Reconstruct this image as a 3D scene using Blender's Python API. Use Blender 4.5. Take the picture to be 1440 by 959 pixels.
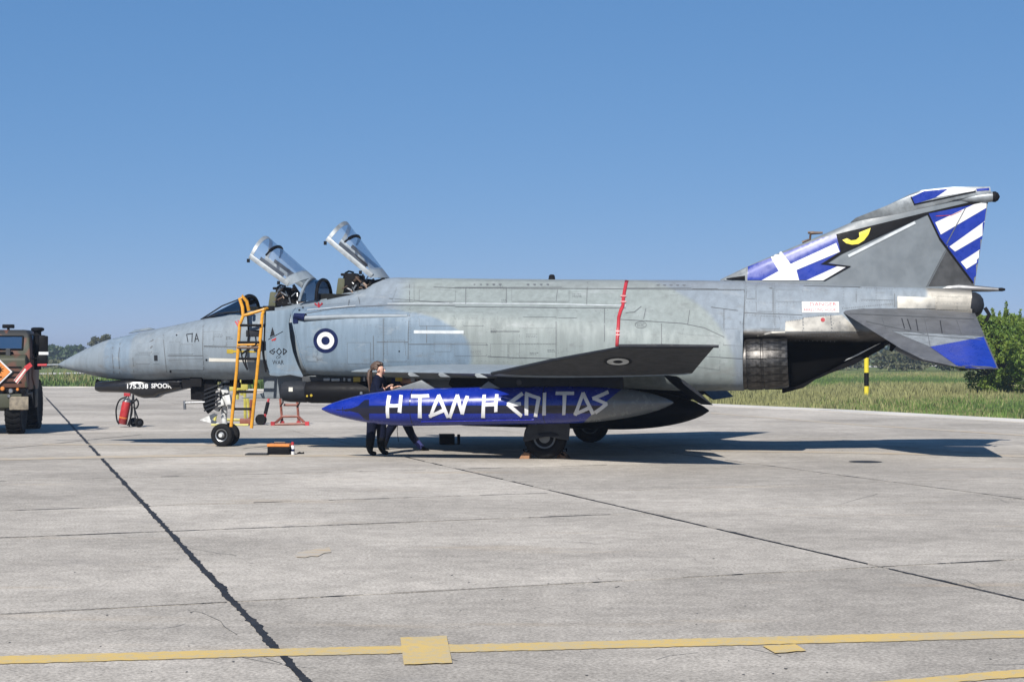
import bpy, bmesh, math, random
import numpy as np
from mathutils import Vector, Matrix, noise
from mathutils.bvhtree import BVHTree
from mathutils.geometry import delaunay_2d_cdt
R = math.radians
rnd = random.Random(7)
sc = bpy.context.scene
COL = sc.collection
for o in list(bpy.data.objects): bpy.data.objects.remove(o)

# ------------------------------------------------ camera
F = 2370.0; CAMH = 1.84; HZ = 497.0
TILT = math.atan((HZ-479.5)/F)
cd = bpy.data.cameras.new('camera'); cam = bpy.data.objects.new('camera', cd); COL.objects.link(cam)
cam.location = (0, 0, CAMH); cam.rotation_euler = (math.pi/2+TILT, 0, 0)
cd.sensor_width = 36; cd.lens = 36*F/1440; cd.clip_start = .1; cd.clip_end = 6000
sc.camera = cam
# ------------------------------------------------ light
SUN = Vector((-.37, -1.11, 1)).normalized()
w = bpy.data.worlds.new("World"); sc.world = w; w.use_nodes = True
_n = w.node_tree.nodes; sky = _n.new('ShaderNodeTexSky'); sky.sky_type = 'NISHITA'; sky.sun_disc = False
sky.sun_elevation = math.asin(SUN.z); sky.sun_rotation = math.atan2(SUN.x, SUN.y) % (2*math.pi)
sky.air_density = 1.0; sky.dust_density = 0.3; sky.ozone_density = 8; sky.altitude = 5000
_sp = _n.new('ShaderNodeSeparateColor'); w.node_tree.links.new(sky.outputs[0], _sp.inputs[0]); _cb = _n.new('ShaderNodeCombineColor')
for _i, (_p, _k) in enumerate(((.7, 1.289), (.45, 2.047), (.32, 3.45))):      # a smooth tone curve over the whole sky
    _a = _n.new('ShaderNodeMath'); _a.operation = 'POWER'; _a.inputs[1].default_value = _p; w.node_tree.links.new(_sp.outputs[_i], _a.inputs[0])
    _b = _n.new('ShaderNodeMath'); _b.operation = 'MULTIPLY'; _b.inputs[1].default_value = _k; w.node_tree.links.new(_a.outputs[0], _b.inputs[0])
    w.node_tree.links.new(_b.outputs[0], _cb.inputs[_i])
w.node_tree.links.new(_cb.outputs[0], _n['Background'].inputs[0])
_n['Background'].inputs[1].default_value = .066
sl = bpy.data.lights.new('sun', 'SUN'); sl.energy = 5.0; sl.angle = R(.53); sl.color = (1, .955, .89)
so = bpy.data.objects.new('sun', sl); COL.objects.link(so); so.rotation_euler = SUN.to_track_quat('Z', 'Y').to_euler()
vs = sc.view_settings; vs.view_transform = 'Standard'; vs.look = 'None'; vs.exposure = .6; vs.gamma = 1

# ------------------------------------------------ pixel helpers (photograph pixels to places)
_ct, _st = math.cos(TILT), math.sin(TILT)
def pray(px, py):
    x = (px-720)/F; y = (479.5-py)/F
    return Vector((x, _ct-y*_st, _st+y*_ct))
CP = Vector((0, 0, CAMH))
def G(px, py, z=0.0):
    d = pray(px, py); t = (z-CAMH)/d.z; return CP+d*t
def W(px, py, Y):
    d = pray(px, py); return CP+d*(Y/d.y)
AA = R(11); JM = Matrix.Translation((1.105, 32.2, 0)) @ Matrix.Rotation(math.pi-AA, 4, 'Z')
JI = JM.inverted(); JC = JI @ CP
def lray(px, py): return (JI.to_3x3() @ pray(px, py)).normalized()
def U(px, py, y=0.0):          # point of the aircraft plane y, in the aircraft's own axes
    d = lray(px, py); t = (y-JC.y)/d.y; return JC+d*t

# ------------------------------------------------ materials
class NT:
    def __init__(s, name):
        s.m = bpy.data.materials.new(name); s.m.use_nodes = True; s.t = s.m.node_tree
        s.b = s.t.nodes['Principled BSDF']
    def n(s, ty, **kw):
        x = s.t.nodes.new('ShaderNode'+ty)
        for k, v in kw.items(): setattr(x, k, v)
        return x
    def L(s, a, b): s.t.links.new(a, b)
    def sett(s, inp, v):
        if isinstance(v, bpy.types.NodeSocket): s.L(v, inp)
        else: inp.default_value = v
    def math(s, op, a, b=0.0, c=0.0):
        x = s.n('Math', operation=op)
        s.sett(x.inputs[0], a); s.sett(x.inputs[1], b); s.sett(x.inputs[2], c)
        return x.outputs[0]
    def mix(s, f, a, b, mode='MIX'):
        x = s.n('Mix', data_type='RGBA', blend_type=mode)
        s.sett(x.inputs[0], f)
        for k, v in ((6, a), (7, b)):
            if not isinstance(v, bpy.types.NodeSocket): v = (*v[:3], 1)
            s.sett(x.inputs[k], v)
        return x.outputs[2]
    def coord(s, k='Object'): return s.n('TexCoord').outputs[k]
    def mp(s, v, sc=(1, 1, 1), rot=(0, 0, 0), loc=(0, 0, 0)):
        x = s.n('Mapping'); s.L(v, x.inputs[0]); x.inputs[3].default_value = sc; x.inputs[2].default_value = rot; x.inputs[1].default_value = loc
        return x.outputs[0]
    def noise(s, v, scale, det=4, rough=.6, out=0):
        x = s.n('TexNoise'); s.L(v, x.inputs['Vector']); x.inputs['Scale'].default_value = scale
        x.inputs['Detail'].default_value = det; x.inputs['Roughness'].default_value = rough
        return x.outputs[out]
    def ramp(s, v, a, b, lo=0., hi=1.):
        x = s.n('MapRange', interpolation_type='SMOOTHSTEP'); s.L(v, x.inputs[0])
        x.inputs[1].default_value = a; x.inputs[2].default_value = b; x.inputs[3].default_value = lo; x.inputs[4].default_value = hi
        return x.outputs[0]
    def bump(s, h, st=.3, d=.02):
        x = s.n('Bump'); s.L(h, x.inputs['Height']); x.inputs['Strength'].default_value = st; x.inputs['Distance'].default_value = d
        s.L(x.outputs[0], s.b.inputs['Normal'])
    def fin(s, col=None, rough=.5, metal=0., spec=None):
        if col is not None: s.sett(s.b.inputs['Base Color'], col if isinstance(col, bpy.types.NodeSocket) else (*col[:3], 1))
        s.sett(s.b.inputs['Roughness'], rough); s.sett(s.b.inputs['Metallic'], metal)
        if spec is not None: s.b.inputs['Specular IOR Level'].default_value = spec
        return s.m
KEEP = {'wing_grey', 'fin_grey', 'underside_grey', 'rubber', 'black_paint', 'black_gloss', 'dark_matt', 'tar', 'joint_filler', 'hair', 'skin', 'navy_cloth', 'blue_cloth', 'boot', 'taxiway_concrete', 'grass_green', 'grass_dry', 'weed_dark', 'tank_blue', 'tank_grey', 'wing_outer'}
def paint(name, col, rough=.5, metal=0., var=.18, scale=6., bump=0., spec=None):
    col = tuple(k*(1 if name in KEEP else .68) for k in col)
    s = NT(name); c = s.coord()
    n = s.noise(c, scale); k = s.ramp(n, .3, .7, 1-var, 1+var*.5)
    cc = s.n('CombineColor'); [s.L(k, cc.inputs[i]) for i in range(3)]
    col2 = s.mix(1.0, (*col,), cc.outputs[0], 'MULTIPLY')
    if bump: s.bump(s.noise(c, scale*6), bump, .01)
    if spec is None and max(col) < .06 and rough > .3: spec = .08
    return s.fin(col2, s.ramp(s.noise(c, scale*2), .3, .7, rough*.85, min(1, rough*1.15)), metal, spec)

def hull_material(tail=False):
    s = NT('tail_paint' if tail else 'hull_paint'); c = s.coord(); sep = s.n('SeparateXYZ')
    nz = s.noise(c, 2.5, 3, out=1); v = s.n('VectorMath', operation='SUBTRACT'); s.L(nz, v.inputs[0]); v.inputs[1].default_value = (.5, .5, .5)
    v2 = s.n('VectorMath', operation='MULTIPLY_ADD'); s.L(v.outputs[0], v2.inputs[0]); v2.inputs[1].default_value = (.10, .10, .10); s.L(c, v2.inputs[2])
    s.L(v2.outputs[0], sep.inputs[0]); x, y, z = sep.outputs
    grey = (.158, .19, .22); blue = (.128, .177, .228); green = (.192, .218, .212); aft = (.166, .196, .226)
    def ell(cx, cz, rx, rz, soft=.08):
        a = s.math('POWER', s.math('DIVIDE', s.math('SUBTRACT', x, cx), rx), 2.0)
        b = s.math('POWER', s.math('DIVIDE', s.math('SUBTRACT', z, cz), rz), 2.0)
        return s.ramp(s.math('ADD', a, b), 1-soft, 1+soft, 1., 0.)
    def AND(a, b): return s.math('MULTIPLY', a, b)
    def lt(v_, k, soft=.04): return s.ramp(v_, k-soft, k+soft, 1., 0.)
    def gt(v_, k, soft=.04): return s.ramp(v_, k-soft, k+soft, 0., 1.)
    # forward of the intakes grey, the middle green-grey, the rear blue-grey
    col = s.mix(lt(x, 4.2, .5), grey, aft)
    col = s.mix(ell(-.6, 1.5, 2.6, 1.82, .05), col, green)
    col = s.mix(AND(AND(lt(x, 3.1, .25), gt(x, -.6, .1)), gt(z, 1.2)), col, green)
    ay = s.math('ABSOLUTE', y)
    nb = AND(AND(gt(x, 3.35), lt(z, 2.72)), gt(ay, .78))
    nb = s.math('MAXIMUM', nb, ell(3.35, 1.8, 1.75, .86, .07))
    col = s.mix(nb, col, blue)
    col = s.mix(AND(gt(x, 8.72), lt(x, 9.32)), col, (.14, .185, .235))
    # tonal change from panel to panel, faint stains and streaks
    br = s.n('TexBrick'); s.L(s.mp(c, (1, 1, 1), (R(90), 0, 0)), br.inputs['Vector']); br.inputs['Scale'].default_value = 1.15
    br.inputs['Color1'].default_value = (.9, .9, .9, 1); br.inputs['Color2'].default_value = (1.05, 1.05, 1.05, 1); br.inputs['Mortar'].default_value = (1, 1, 1, 1)
    br.inputs['Mortar Size'].default_value = 0; br.inputs['Bias'].default_value = 0.0
    col = s.mix(.42, col, s.mix(1., col, br.outputs[0], 'MULTIPLY'))
    st = s.noise(s.mp(c, (5, 5, .5)), 1.6, 5, .65); big = s.noise(c, 1.1, 4)
    k = s.math('MULTIPLY', s.ramp(st, .3, .72, 1.06, .84), s.ramp(big, .3, .7, .95, 1.04))
    cc = s.n('CombineColor'); [s.L(k, cc.inputs[i]) for i in range(3)]
    col = s.mix(1., col, cc.outputs[0], 'MULTIPLY')
    sm = s.math('MULTIPLY', s.ramp(s.noise(s.mp(c, (1.2, 3, 2.2), (0, R(8), 0), (4, 1, 2)), 2.6, 7, .72), .56, .7), .45); col = s.mix(sm, col, (.105, .11, .11))
    fd = s.math('MULTIPLY', s.ramp(s.noise(s.mp(c, (1, 3, 1.6), (0, 0, 0), (9, 4, 6)), 1.8, 6, .7), .56, .68), .35); col = s.mix(fd, col, (.27, .285, .29))
    sp_ = s.math('MULTIPLY', AND(gt(z, 3.05, .05), lt(x, .6, 1.2)), .25); col = s.mix(sp_, col, (.12, .12, .13))
    # brownish oil and soot film low down and by the engine outlets
    film = s.math('MULTIPLY', s.ramp(s.noise(s.mp(c, (.8, 2, 3)), 2.2, 5), .45, .7), lt(z, 1.62, .3))
    col = s.mix(s.math('MULTIPLY', film, .5), col, (.13, .125, .12))
    metal = 0.0; rough = s.ramp(st, .3, .7, .55, .68)
    if tail:
        # bare heat-stained metal low on the tail boom and round its end
        m1 = lt(z, 2.26, .05); m2 = lt(x, -6.62, .05)
        hot = s.mix(s.noise(s.mp(c, (2, 2, 9)), 3, 6), (.04, .037, .034), (.16, .15, .14))
        end = s.mix(s.noise(s.mp(c, (1, 4, 14)), 2, 6), (.2, .19, .17), (.4, .38, .34))
        col = s.mix(m2, col, end); col = s.mix(m1, col, hot)
        deep = lt(z, 2.10, .06); col = s.mix(deep, col, (.004, .004, .004))  # underside near black: soot, with its shade painted in too
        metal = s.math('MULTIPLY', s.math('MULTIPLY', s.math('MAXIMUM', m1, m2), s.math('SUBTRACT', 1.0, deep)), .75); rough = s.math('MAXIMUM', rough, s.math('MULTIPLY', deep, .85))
    s.bump(s.noise(c, 3.0, 3), .1, .02); s.fin(col, rough, metal, .35)
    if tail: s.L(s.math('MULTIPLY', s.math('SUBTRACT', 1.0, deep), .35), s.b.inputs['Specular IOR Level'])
    return s.m

M = {}
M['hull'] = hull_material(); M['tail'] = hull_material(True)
M['seam'] = paint('seam_dark', (.11, .12, .13), .7)
M['seamlight'] = paint('seam_light', (.62, .66, .68), .5)
M['dark'] = paint('dark_matt', (.009, .009, .01), .75)
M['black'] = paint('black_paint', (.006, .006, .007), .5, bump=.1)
M['blackgloss'] = paint('black_gloss', (.012, .012, .014), .22)
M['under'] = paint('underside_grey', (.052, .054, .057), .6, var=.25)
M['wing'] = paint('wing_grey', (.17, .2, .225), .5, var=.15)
M['fingrey'] = paint('fin_grey', (.117, .135, .15), .45, var=.12, scale=3)
M['finlight'] = paint('fin_light_grey', (.33, .36, .38), .45, metal=.3, var=.3, scale=5)
M['charcoal'] = paint('charcoal', (.028, .031, .038), .5)
M['blue'] = paint('blue_paint', (.010, .036, .34), .3, var=.15, scale=4)
M['tankblue'] = paint('tank_blue', (.010, .014, .27), .16, var=.12, scale=3)
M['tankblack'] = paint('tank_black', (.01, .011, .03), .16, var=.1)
M['white'] = paint('white_paint', (.8, .8, .8), .4, var=.06)
M['offwhite'] = paint('off_white', (.72, .7, .63), .5, var=.08)
M['yellow'] = paint('yellow_paint', (.85, .7, .04), .4, var=.05)
M['red'] = paint('red_paint', (.5, .03, .035), .5, var=.2)
M['redtape'] = paint('red_tape', (.5, .035, .045), .4, var=.25, scale=3)
M['navy'] = paint('navy_paint', (.012, .02, .075), .4)
M['tankgrey'] = paint('tank_grey', (.12, .13, .135), .4, var=.1)
M['ladder'] = paint('ladder_yellow', (.72, .33, .02), .4, var=.2, scale=9)
M['steel'] = paint('steel', (.45, .46, .47), .35, .9, var=.3)
M['hotmetal'] = paint('hot_metal', (.11, .105, .1), .42, .85, var=.6, scale=9, bump=.15)
M['shinymetal'] = paint('bare_metal', (.40, .385, .35), .5, .6, var=.3, scale=5)
M['stab'] = paint('stab_metal', (.2, .205, .215), .45, .5, var=.18, scale=4)
M['gearwhite'] = paint('gear_white', (.72, .73, .72), .4, var=.2, scale=14)
M['rubber'] = paint('rubber', (.011, .011, .0115), .75, bump=.2, scale=20)
M['olive'] = paint('olive', (.1, .105, .06), .8)
M['brownmetal'] = paint('brown_metal', (.13, .085, .06), .5, .4)
M['orange'] = paint('orange', (.75, .25, .04), .55)
M['wood'] = paint('chock_wood', (.38, .19, .09), .7)
M['skin'] = paint('skin', (.52, .3, .22), .55, var=.06)
M['hair'] = paint('hair', (.07, .04, .025), .6, var=.4, scale=30)
M['cloth'] = paint('navy_cloth', (.006, .008, .02), .9, var=.3, scale=12, bump=.4)
M['bluecloth'] = paint('blue_cloth', (.03, .035, .14), .85, var=.3, scale=12, bump=.4)
M['boot'] = paint('boot', (.006, .006, .006), .5)
M['brass'] = paint('yellow_ochre', (.5, .36, .02), .5)
M['standyellow'] = paint('stand_yellow', (.5, .45, .09), .5)
M['standred'] = paint('stand_red', (.25, .075, .045), .5, var=.3)
M['cockpit'] = paint('cockpit_dark', (.015, .017, .017), .7)
def tankpaint():
    s = NT('tank_paint'); c = s.coord(); sep = s.n('SeparateXYZ'); s.L(c, sep.inputs[0]); a, b = U(815, 598, 3.62), U(873, 548, 3.5)
    k = (b.x-a.x)/(b.z-a.z); d = s.math('SUBTRACT', sep.outputs[0], s.math('MULTIPLY_ADD', sep.outputs[2], k, a.x-k*a.z))
    n = s.noise(c, 5, 4); v = s.ramp(n, .3, .7, .85, 1.1); cc = s.n('CombineColor'); [s.L(v, cc.inputs[i]) for i in range(3)]
    col = s.mix(s.ramp(d, -.006, .006, 1, 0), (.004, .016, .20), (.115, .125, .13)); col = s.mix(1., col, cc.outputs[0], 'MULTIPLY')
    sc_ = s.ramp(s.noise(s.mp(c, (1.5, 8, 8)), 5, 6, .75), .66, .74); col = s.mix(s.math('MULTIPLY', sc_, .35), col, (.12, .13, .2))
    s.bump(s.noise(c, 4, 3), .06, .02)
    return s.fin(col, s.ramp(n, .3, .7, .17, .3))
M['tankpaint'] = tankpaint()
def glassmat(name, tint, gl, rough=.02):
    s = NT(name); t = s.t
    tr = s.n('BsdfTransparent'); tr.inputs[0].default_value = (*tint, 1)
    g = s.n('BsdfGlossy'); g.inputs['Roughness'].default_value = rough; g.inputs[0].default_value = (.95, .97, 1, 1)
    lw = s.n('LayerWeight'); lw.inputs[0].default_value = .35
    mx = s.n('MixShader'); s.L(s.math('ADD', s.math('MULTIPLY', lw.outputs[0], 1-gl), gl), mx.inputs[0])
    s.L(tr.outputs[0], mx.inputs[1]); s.L(g.outputs[0], mx.inputs[2]); s.L(mx.outputs[0], t.nodes['Material Output'].inputs[0])
    return s.m
M['canopy'] = glassmat('canopy_glass', (.85, .9, .95), .2, .12)
def canopyglass():
    s = NT('canopy_perspex'); tr = s.n('BsdfTransparent'); tr.inputs[0].default_value = (.9, .94, .97, 1); g = s.n('BsdfGlossy'); g.inputs['Roughness'].default_value = .09
    d = s.n('BsdfDiffuse'); d.inputs[0].default_value = (.5, .52, .54, 1); lw = s.n('LayerWeight'); lw.inputs[0].default_value = .3
    m1 = s.n('MixShader'); s.L(s.ramp(s.noise(s.coord(), 3, 4), .3, .7, .05, .11), m1.inputs[0]); s.L(tr.outputs[0], m1.inputs[1]); s.L(d.outputs[0], m1.inputs[2])
    m2 = s.n('MixShader'); s.L(s.math('MULTIPLY_ADD', lw.outputs[0], .5, .10), m2.inputs[0]); s.L(m1.outputs[0], m2.inputs[1]); s.L(g.outputs[0], m2.inputs[2])
    s.L(m2.outputs[0], s.t.nodes['Material Output'].inputs[0]); return s.m
M['canopy'] = canopyglass()
M['darkglass'] = glassmat('dark_glass', (.12, .14, .17), .12)
M['screen'] = glassmat('truck_glass', (.5, .55, .58), .4)

# ------------------------------------------------ mesh helpers
def meta(o, label=None, cat=None, group=None, kind=None):
    for k, v in (('label', label), ('category', cat), ('group', group), ('kind', kind)):
        if v: o[k] = v
    return o
def empty(name, loc=(0, 0, 0), rz=0, label=None, cat=None, group=None):
    o = bpy.data.objects.new(name, None); COL.objects.link(o); o.location = loc; o.rotation_euler = (0, 0, rz)
    o.empty_display_size = .2
    return meta(o, label, cat, group)
class MB:
    def __init__(s): s.v = []; s.f = []; s.mi = []; s.cur = 0
    def add(s, vs_, fs, m=None):
        b = len(s.v); s.v += [tuple(q) for q in vs_]
        for f in fs: s.f.append(tuple(b+i for i in f)); s.mi.append(s.cur if m is None else m)
        return s
    def box(s, c, d, rot=None, taper=1., bev=0.):
        x, y, z = (k/2 for k in d); P = []
        for sz in (-1, 1):
            t = taper if sz > 0 else 1
            for sx, sy in ((-1, -1), (1, -1), (1, 1), (-1, 1)): P.append(Vector((sx*x*t, sy*y*t, sz*z)))
        if rot is not None: P = [rot @ p for p in P]
        P = [p+Vector(c) for p in P]
        return s.add(P, [(3, 2, 1, 0), (4, 5, 6, 7), (0, 1, 5, 4), (1, 2, 6, 5), (2, 3, 7, 6), (3, 0, 4, 7)])
    def rings(s, rings, cap=(True, True), closed=True):
        n = len(rings[0]); vs_ = [p for r in rings for p in r]; fs = []
        for i in range(len(rings)-1):
            for j in range(n if closed else n-1):
                k = (j+1) % n; fs.append((i*n+j, i*n+k, (i+1)*n+k, (i+1)*n+j))
        if cap[0]: fs.append(tuple(range(n-1, -1, -1)))
        if cap[1]: fs.append(tuple((len(rings)-1)*n+j for j in range(n)))
        return s.add(vs_, fs)
    def tube(s, pts, r, n=8, cap=True):
        pts = [Vector(p) for p in pts]; rr = r if isinstance(r, (list, tuple)) else [r]*len(pts); rings = []; up = None
        for i, p in enumerate(pts):
            d = (pts[min(i+1, len(pts)-1)]-pts[max(i-1, 0)]).normalized()
            if up is None: up = Vector((0, 0, 1)) if abs(d.z) < .9 else Vector((1, 0, 0))
            a = d.cross(up).normalized(); b = a.cross(d).normalized(); up = b
            rings.append([p+(a*math.cos(t)+b*math.sin(t))*rr[i] for t in [2*math.pi*k/n for k in range(n)]])
        return s.rings(rings, (cap, cap))
    def lathe(s, prof, o, ax, n=24, cap=(True, True)):      # prof: (along, radius)
        ax = Vector(ax).normalized(); u = Vector((0, 0, 1)) if abs(ax.z) < .9 else Vector((1, 0, 0))
        a = ax.cross(u).normalized(); b = ax.cross(a).normalized(); o = Vector(o)
        return s.rings([[o+ax*t+(a*math.cos(k)+b*math.sin(k))*max(r, 1e-4) for k in [2*math.pi*i/n for i in range(n)]] for t, r in prof], cap)
    def prism(s, poly, axis, t0, t1):                      # poly in the two other axes
        def P(u, v, t): return {'x': (t, u, v), 'y': (u, t, v), 'z': (u, v, t)}[axis]
        n = len(poly)
        return s.rings([[P(u, v, t0) for u, v in poly], [P(u, v, t1) for u, v in poly]])
    def obj(s, name, mats, parent=None, smooth=35, bevel=0, weld=False):
        me = bpy.data.meshes.new(name); me.from_pydata(s.v, [], s.f)
        if not isinstance(mats, (list, tuple)): mats = [mats]
        for m in mats: me.materials.append(M[m] if isinstance(m, str) else m)
        me.polygons.foreach_set('material_index', s.mi)
        bm = bmesh.new(); bm.from_mesh(me)
        if weld: bmesh.ops.remove_doubles(bm, verts=bm.verts, dist=1e-4)
        bmesh.ops.recalc_face_normals(bm, faces=bm.faces)
        if bevel:
            ed = [e for e in bm.edges if len(e.link_faces) == 2 and e.calc_face_angle(0) > R(40)]
            bmesh.ops.bevel(bm, geom=ed, offset=bevel, segments=2, affect='EDGES', profile=.6, clamp_overlap=True)
        bm.to_mesh(me); bm.free()
        if smooth: me.shade_smooth(); me.set_sharp_from_angle(angle=R(smooth))
        o = bpy.data.objects.new(name, me); COL.objects.link(o); o.parent = parent
        return o
def dup(o, parent=None, mat=None):
    c = o.copy(); COL.objects.link(c); c.parent = parent
    for ch in o.children: dup(ch, c)
    return c
def catmull(P, n):
    P = [Vector(p) for p in P]; out = []; m = len(P)-1
    for i in range(n):
        t = i/(n-1)*m; k = min(int(t), m-1); u = t-k
        p0, p1, p2, p3 = P[max(k-1, 0)], P[k], P[k+1], P[min(k+2, m)]
        out.append(.5*((2*p1)+(-p0+p2)*u+(2*p0-5*p1+4*p2-p3)*u*u+(-p0+3*p1-3*p2+p3)*u**3))
    return out
def lerp(a, b, t): return a+(b-a)*t

# ================================================ GROUND AND FAR SETTING
def concrete():
    s = NT('concrete'); c = s.n('NewGeometry').outputs['Position']; oi = s.n('ObjectInfo')
    n1 = s.noise(c, .28, 5, .6); n2 = s.noise(s.mp(c, (.6, 1.4, 1), (0, 0, R(12))), 1.1, 6, .65); n3 = s.noise(c, 38, 3, .7); n4 = s.noise(c, 5, 5, .65)
    k = s.math('MULTIPLY', s.ramp(n1, .3, .7, .8, 1.12), s.ramp(n2, .32, .7, .92, 1.07))
    k = s.math('MULTIPLY', k, s.ramp(n4, .3, .7, .86, 1.1)); k = s.math('MULTIPLY', k, s.ramp(n3, .25, .75, .62, 1.34))
    k = s.math('MULTIPLY', k, s.ramp(oi.outputs['Random'], 0, 1, .9, 1.08))
    cc = s.n('CombineColor'); [s.L(k, cc.inputs[i]) for i in range(3)]
    col = s.mix(1., (.358, .328, .288), cc.outputs[0], 'MULTIPLY')
    st = s.ramp(s.noise(s.mp(c, (.4, 1.1, 1)), 1.5, 6, .7), .58, .74); col = s.mix(s.math('MULTIPLY', st, .3), col, (.21, .2, .195))
    rs = s.ramp(s.noise(s.mp(c, (.22, 1.3, 1), (0, 0, R(4))), .9, 5, .6), .6, .72); col = s.mix(s.math('MULTIPLY', rs, .22), col, (.38, .28, .17))
    sp = s.ramp(s.noise(c, 9, 2, .5), .7, .76); col = s.mix(s.math('MULTIPLY', sp, .45), col, (.12, .115, .11))
    s.bump(n3, .35, .012)
    return s.fin(col, .9, 0, .03)
M['concrete'] = concrete()
M['joint'] = paint('joint_filler', (.075, .072, .07), .9)
M['jointlight'] = paint('joint_dust', (.2, .19, .175), .9, var=.5, scale=3)
M['tar'] = paint('tar', (.028, .028, .03), .6, var=.3, bump=.4)
def groundgrass():
    s = NT('meadow'); c = s.coord(); n = s.noise(c, .09, 6, .65); n2 = s.noise(s.mp(c, (.3, 1, 1)), .5, 5)
    col = s.mix(s.ramp(n, .35, .65), (.085, .12, .032), (.15, .165, .06)); col = s.mix(s.ramp(n2, .45, .7, 0, .6), col, (.055, .085, .025))
    return s.fin(col, .95, 0, .1)
M['meadow'] = groundgrass()
M['strip'] = paint('taxiway_concrete', (.5, .47, .42), .9, scale=.2)
M['bladeA'] = paint('grass_green', (.09, .15, .028), .8, scale=1.2, var=.4)
M['bladeB'] = paint('grass_dry', (.2, .2, .08), .8, scale=1.2, var=.4)
M['bladeC'] = paint('weed_dark', (.045, .085, .02), .8, scale=1.2, var=.4)
edge = [(-160, 93), (-60, 93.2), (-22.7, 93), (-8, 83), (0, 71.5), (7.2, 61.4), (11, 54.5), (14.2, 46.9), (19, 35), (28, 18), (40, -10)]
mb = MB(); mb.add([(-3500, -300, -.1), (3500, -300, -.1), (3500, 5000, -.1), (-3500, 5000, -.1)], [(0, 1, 2, 3)])
meta(mb.obj('grass_field', 'meadow', smooth=0), kind='structure')
mb = MB(); poly = [(x, y, -.012) for x, y in edge]+[(40, -60, -.012), (-160, -60, -.012)]
n = len(poly); mb.add(poly+[(x, y, -.2) for x, y, z in poly], [tuple(range(n))]+[(i, (i+1) % n, (i+1) % n+n, i+n) for i in range(n)])
apron = meta(mb.obj('apron', 'concrete', smooth=0), kind='structure')
# slabs: long joints run away from the camera (17.4 deg), cross joints at right angles, by the lines the photograph shows
_a, _b = G(137, 640), G(422, 955); A1 = math.atan2(_b.x-_a.x, _a.y-_b.y); _c, _d = G(0, 865), G(1440, 787); du = Vector((_d.x-_c.x, _d.y-_c.y, 0)).normalized(); dv = Vector((-math.sin(A1), math.cos(A1), 0))
O0 = G(328, 846); O0.z = 0
us = [-43.4, -38, -32.5, -27, -21.6, -16.2, -10.8, -5.5, 0, 5.63, 11.0, 16.5, 22, 27.5, 33]
vsn = [-16.2, -11, -5.6, 0, 5.17, 8.17, 13.0, 18.0, 22.9, 27.9, 33.1, 38.3, 43.5, 48.7, 53.9, 59.1, 64.3, 69.5, 74.7, 79.9]
def eY(x):
    for (x0, y0), (x1, y1) in zip(edge, edge[1:]):
        if x0 <= x <= x1: return lerp(y0, y1, (x-x0)/(x1-x0))
    return 200
def UV(px, py):
    p = G(px, py)-O0; det = du.x*dv.y-du.y*dv.x; return ((p.x*dv.y-p.y*dv.x)/det, (du.x*p.y-du.y*p.x)/det)
def UVW(u, v): return O0+du*(u*(1-.0045*v))+dv*v
slabs = 0
for i in range(len(us)-1):
    for j in range(len(vsn)-1):
        g = .016; a0, a1, b0, b1 = us[i]+g, us[i+1]-g, vsn[j]+g, vsn[j+1]-g
        C = [UVW(a, b) for a, b in ((a0, b0), (a1, b0), (a1, b1), (a0, b1))]
        if any(p.y > eY(p.x)-.15 or p.x < -159 for p in C): continue
        if all(p.y < 3 or abs(p.x) > p.y*.34+6 for p in C): continue
        ctr = sum(C, Vector())/4; q = MB(); top = []; low = []
        # slightly ragged edges so the joints do not read as ruled lines
        for e in range(4):
            p, r_ = C[e], C[(e+1) % 4]; inw = (ctr-(p+r_)/2).normalized()
            for k in range(8):
                t = k/8; pt = p.lerp(r_, t)+(inw*(rnd.random()**3)*.022 if k else Vector())
                top.append((pt.x-ctr.x, pt.y-ctr.y, 0)); low.append((pt.x-ctr.x, pt.y-ctr.y, -.011))
        m_ = len(top); q.add(top+low, [tuple(range(m_))]+[(k, (k+1) % m_, (k+1) % m_+m_, k+m_) for k in range(m_)])
        o = q.obj('concrete_slab', 'concrete', apron, smooth=0); o.location = (ctr.x, ctr.y, 0); slabs += 1
# filler in the joints (under the slabs' faces)
mb = MB()
for a in us:
    P = [UVW(a-.03, vsn[0]), UVW(a+.03, vsn[0]), UVW(a+.03, 70), UVW(a-.03, 70)]
    mb.add([(p.x, p.y, -.007) for p in P], [(0, 1, 2, 3)])
for b in vsn:
    P = [UVW(us[0], b-.03), UVW(us[0], b+.03), UVW(us[-1], b+.03), UVW(us[-1], b-.03)]
    mb.add([(p.x, p.y, -.0055) for p in P if True], [(0, 1, 2, 3)])
meta(mb.obj('joint_filler', 'joint', apron, smooth=0), kind='stuff')
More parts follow.
